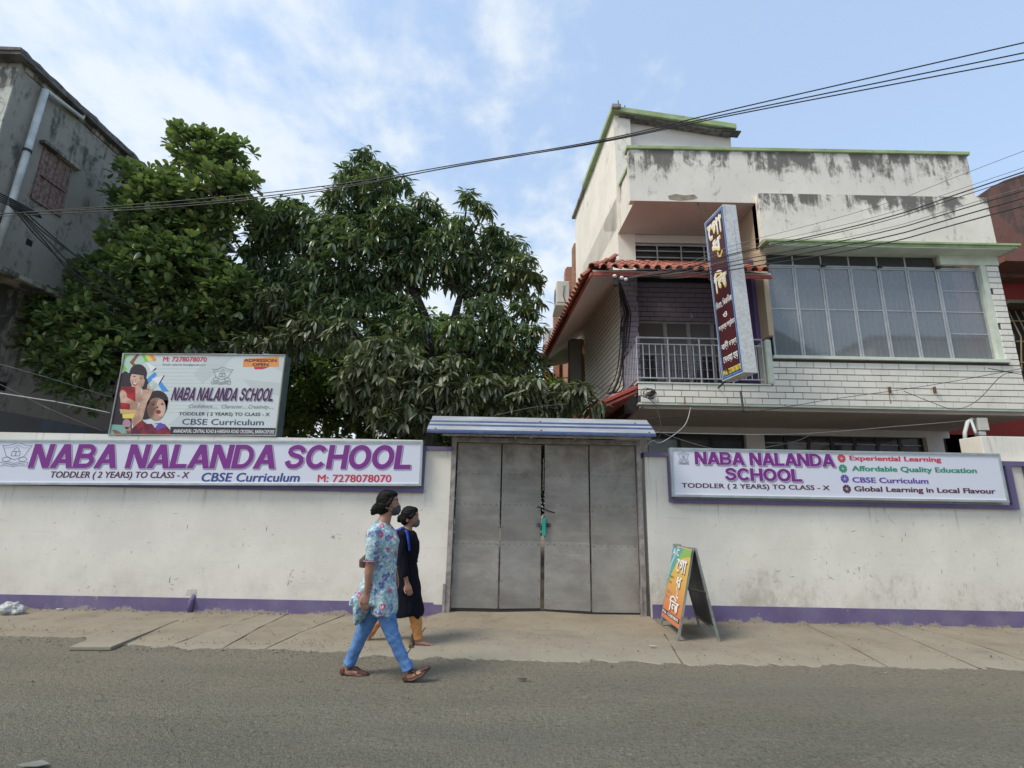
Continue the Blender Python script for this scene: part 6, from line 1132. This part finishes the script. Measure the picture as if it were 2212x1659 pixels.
h = MB(); h.ell(A2(625, 278), .096, .082, .108, 20, 14); h.ell(A2(605, 310), .068, .082, .075, 16, 12); h.ell(A2(655, 240), .068, .070, .045, 16, 10); h.ell(A2(563, 300), .042, .045, .040, 14, 10); h.ell(A2(552, 318), .028, .03, .028, 12, 8); h.loft([(A2(675, 235, -.03), .02, .03), (A2(668, 268, -.062), .018, .010), (A2(640, 300, -.078), .018, .010)], 10)
solid(h, 'hair', HAIR, w2, .008, 2, lambda c, n_: .004 * noise.noise(Vector((c.x * 30, c.y * 30, c.z * 90))))
k = MB(); k.ell(A2(680, 342), .048, .052, .046, 16, 12); k.ell(A2(698, 328), .026, .026, .028, 12, 8); mk = solid(k, 'mask', MASK2, w2, .007, 2); MB().tube([A2(660, 332, -.05), A2(635, 320, -.072), A2(612, 308, -.08)], .003, 5).build('mask_strap', MASK2, mk)
ey = MB().ell(A2(681, 292, -.046), .011, .006, .007, 10, 6).build('eye', EYEW, w2); MB().ell(A2(684, 292, -.050), .006, .005, .0055, 8, 6).build('pupil', NAILC, ey); MB().tube([A2(670, 274, -.053), A2(682, 270, -.052), A2(691, 276, -.045)], .0035, 5).build('eyebrow', HAIR, w2, smooth=True)
t_ = MB(); t_.loft([(A2(612, 382), .055, .065), (A2(605, 400), .085, .14), (A2(612, 440), .110, .165), (A2(625, 500), .125, .165), (A2(625, 570), .118, .15), (A2(615, 650), .108, .14), (A2(612, 740), .125, .155), (A2(612, 840), .15, .175), (A2(615, 940), .165, .185), (A2(618, 1040), .172, .19), (A2(620, 1058), .170, .188)], 26)
t_.loft([(A2(690, 980), .06, .15), (A2(705, 1050), .050, .15), (A2(716, 1082), .022, .14)], 20)
t_.loft([(A2(590, 405, -.10), .06, .05), (A2(574, 440, -.155), .060, .056), (A2(570, 560, -.18), .054, .052), (A2(582, 670, -.19), .050, .048), (A2(600, 765, -.20), .044, .042)], 16); t_.loft([(A2(600, 405, .10), .06, .05), (A2(610, 440, .155), .058, .056), (A2(640, 560, .18), .05, .05), (A2(670, 660, .17), .045, .045)], 16)
t_.ell(A2(672, 505, -.05), .05, .06, .06, 14, 10); t_.ell(A2(672, 505, .05), .05, .06, .06, 14, 10)
solid(t_, 'kurta', BLACKK, w2, .009, 3, folds(None, .012))
l_ = MB(); l_.loft([(A2(650, 940, -.05), .075, .075), (A2(672, 1070, -.06), .068, .066), (A2(690, 1150, -.06), .062, .060), (A2(700, 1240, -.06), .045, .043), (A2(703, 1256, -.06), .045, .043)], 16); l_.loft([(A2(560, 900, .08), .09, .09), (A2(440, 1050, .08), .064, .062), (A2(365, 1140, .08), .055, .053), (A2(318, 1218, .08), .042, .040)], 16)
solid(l_, 'leggings', ORANGE, w2, .008, 3, jf)
for pts, dy_ in (([(668, 1310), (740, 1312), (800, 1314), (834, 1310)], -.06), ([(262, 1296), (300, 1322), (330, 1332), (356, 1330)], .08)):
    m = MB(); m.loft([(A2(*p, dy_), .011, w_) for p, w_ in zip(pts, (.034, .040, .044, .028))], 14); m.loft([(A2(pts[1][0] - 5, pts[1][1] - 16, dy_), .012, .043), (A2(pts[2][0], pts[2][1] - 14, dy_), .012, .046)], 12); solid(m, 'sandal', SHOE2, w2, .006, 2)
m = MB(); m.loft([(A2(548, 420, .02), .02, .06), (A2(545, 405, -.02), .03, .10), (A2(575, 390, -.10), .024, .05), (A2(610, 410, -.145), .018, .03), (A2(622, 470, -.172), .014, .024), (A2(632, 560, -.172), .012, .018)], 14); solid(m, 'bag_strap', BLUEB, w2, .007, 2)
m = MB(); m.loft([(A2(540, 400, .03), .05, .12), (A2(520, 480, .05), .08, .14), (A2(520, 600, .05), .085, .14), (A2(530, 680, .05), .05, .12)], 16); solid(m, 'backpack', BLUEB, w2, .01, 3, folds(None, .01))

# ---------------------------------------------------------------- small things on the ground
st = MB().tube([gnd(887, 1397, .03), gnd(893, 1370, .035)], .022, 8).build('wooden_stick', simple('stick_wood', (.13, .09, .05), .9)); tag(st, 'short brown stick lying on the pavement behind the striding women', 'stick')
m = MB(); c_ = gnd(22, 1316, .09); m.ell(c_, .15, .10, .085, 22, 14); m.ell(c_ + Vector((.10, 0, -.02)), .09, .08, .07, 16, 10); m.ell(c_ + Vector((-.16, 0, -.03)), .1, .07, .05, 16, 10)
o_ = thing('plastic_bag', 'crumpled white plastic bag at the wall foot near the left edge', 'bag', (c_.x, c_.y, .03)); solid(m, 'film', flat('thin_plastic', (.42, .43, .42), .35), o_, .012, 0, lambda c, n_: .035 * noise.noise(c * 16) + .018 * noise.noise(c * 40))
rg = random.Random(9); m = MB()
for k in range(4200):
    a = rg.random()
    if a < .22: x = rg.uniform(-8, 8); y = W0 - .02 - abs(rg.gauss(0, .06)); z = .035
    elif a < .62: x = rg.uniform(-9, -1.2) if rg.random() < .75 else rg.uniform(-1, 9); y = edge(x) + rg.gauss(-.02, .16); z = .012
    else: x = rg.uniform(-7, 8); y = rg.uniform(1.8, 7.3); z = .02
    if -.9 < x < 1.95 and y > 6.7: continue
    r_ = rg.uniform(.003, .010) * (1.8 if rg.random() < .07 else 1); z = (.034 if y > edge(x) + .05 else road_h(x, y)); mb = MB(); c_ = Vector((x, y, z + r_ * .3)); q = [c_ + Vector((rg.uniform(.6, 1.2) * dx * r_, rg.uniform(.6, 1.2) * dy * r_, rg.uniform(.5, .9) * dz_ * r_)) for dx, dy, dz_ in ((1, 0, 0), (-1, 0, 0), (0, 1, 0), (0, -1, 0), (0, 0, 1), (0, 0, -1))]
    m.add(q, [(0, 2, 4), (2, 1, 4), (1, 3, 4), (3, 0, 4), (2, 0, 5), (1, 2, 5), (3, 1, 5), (0, 3, 5)])
o_ = m.build('gravel', simple('loose_stone', (.24, .215, .17), .95, .35, 30), kind='stuff')
for (x, y), lab, c_ in (((1127, 1468), 'dark flattened leaf on the asphalt below the gate', (.06, .05, .04)), ((130, 1316), 'torn white paper scrap by the purple wall base', (.55, .55, .52)), ((400, 1318), 'dry tan leaf by the purple wall base near the drain pipe', (.30, .20, .10)), ((72, 1652), 'pale torn wrapper on the road at the lower left edge', (.19, .195, .17)), ((1410, 1395), 'tiny white scrap on the pavement left of the folding board', (.5, .5, .48))):
    p = gnd(x, y, .045 if y < 1400 else .02); s_ = .03 if y != 1652 else .06; pts = [(p.x + s_ * a * rg.uniform(.8, 1.3), p.y + s_ * .6 * b_ * rg.uniform(.7, 1.4), p.z + rg.uniform(0, .012)) for a, b_ in ((-1.3, -.4), (-.3, -1), (.9, -.7), (1.3, .3), (.2, 1), (-.9, .7))]
    m = MB(); m.slab(pts, (0, 0, -.004)); tag(m.build('litter', flat('litter_%d' % x, c_, .8)), lab, 'litter')
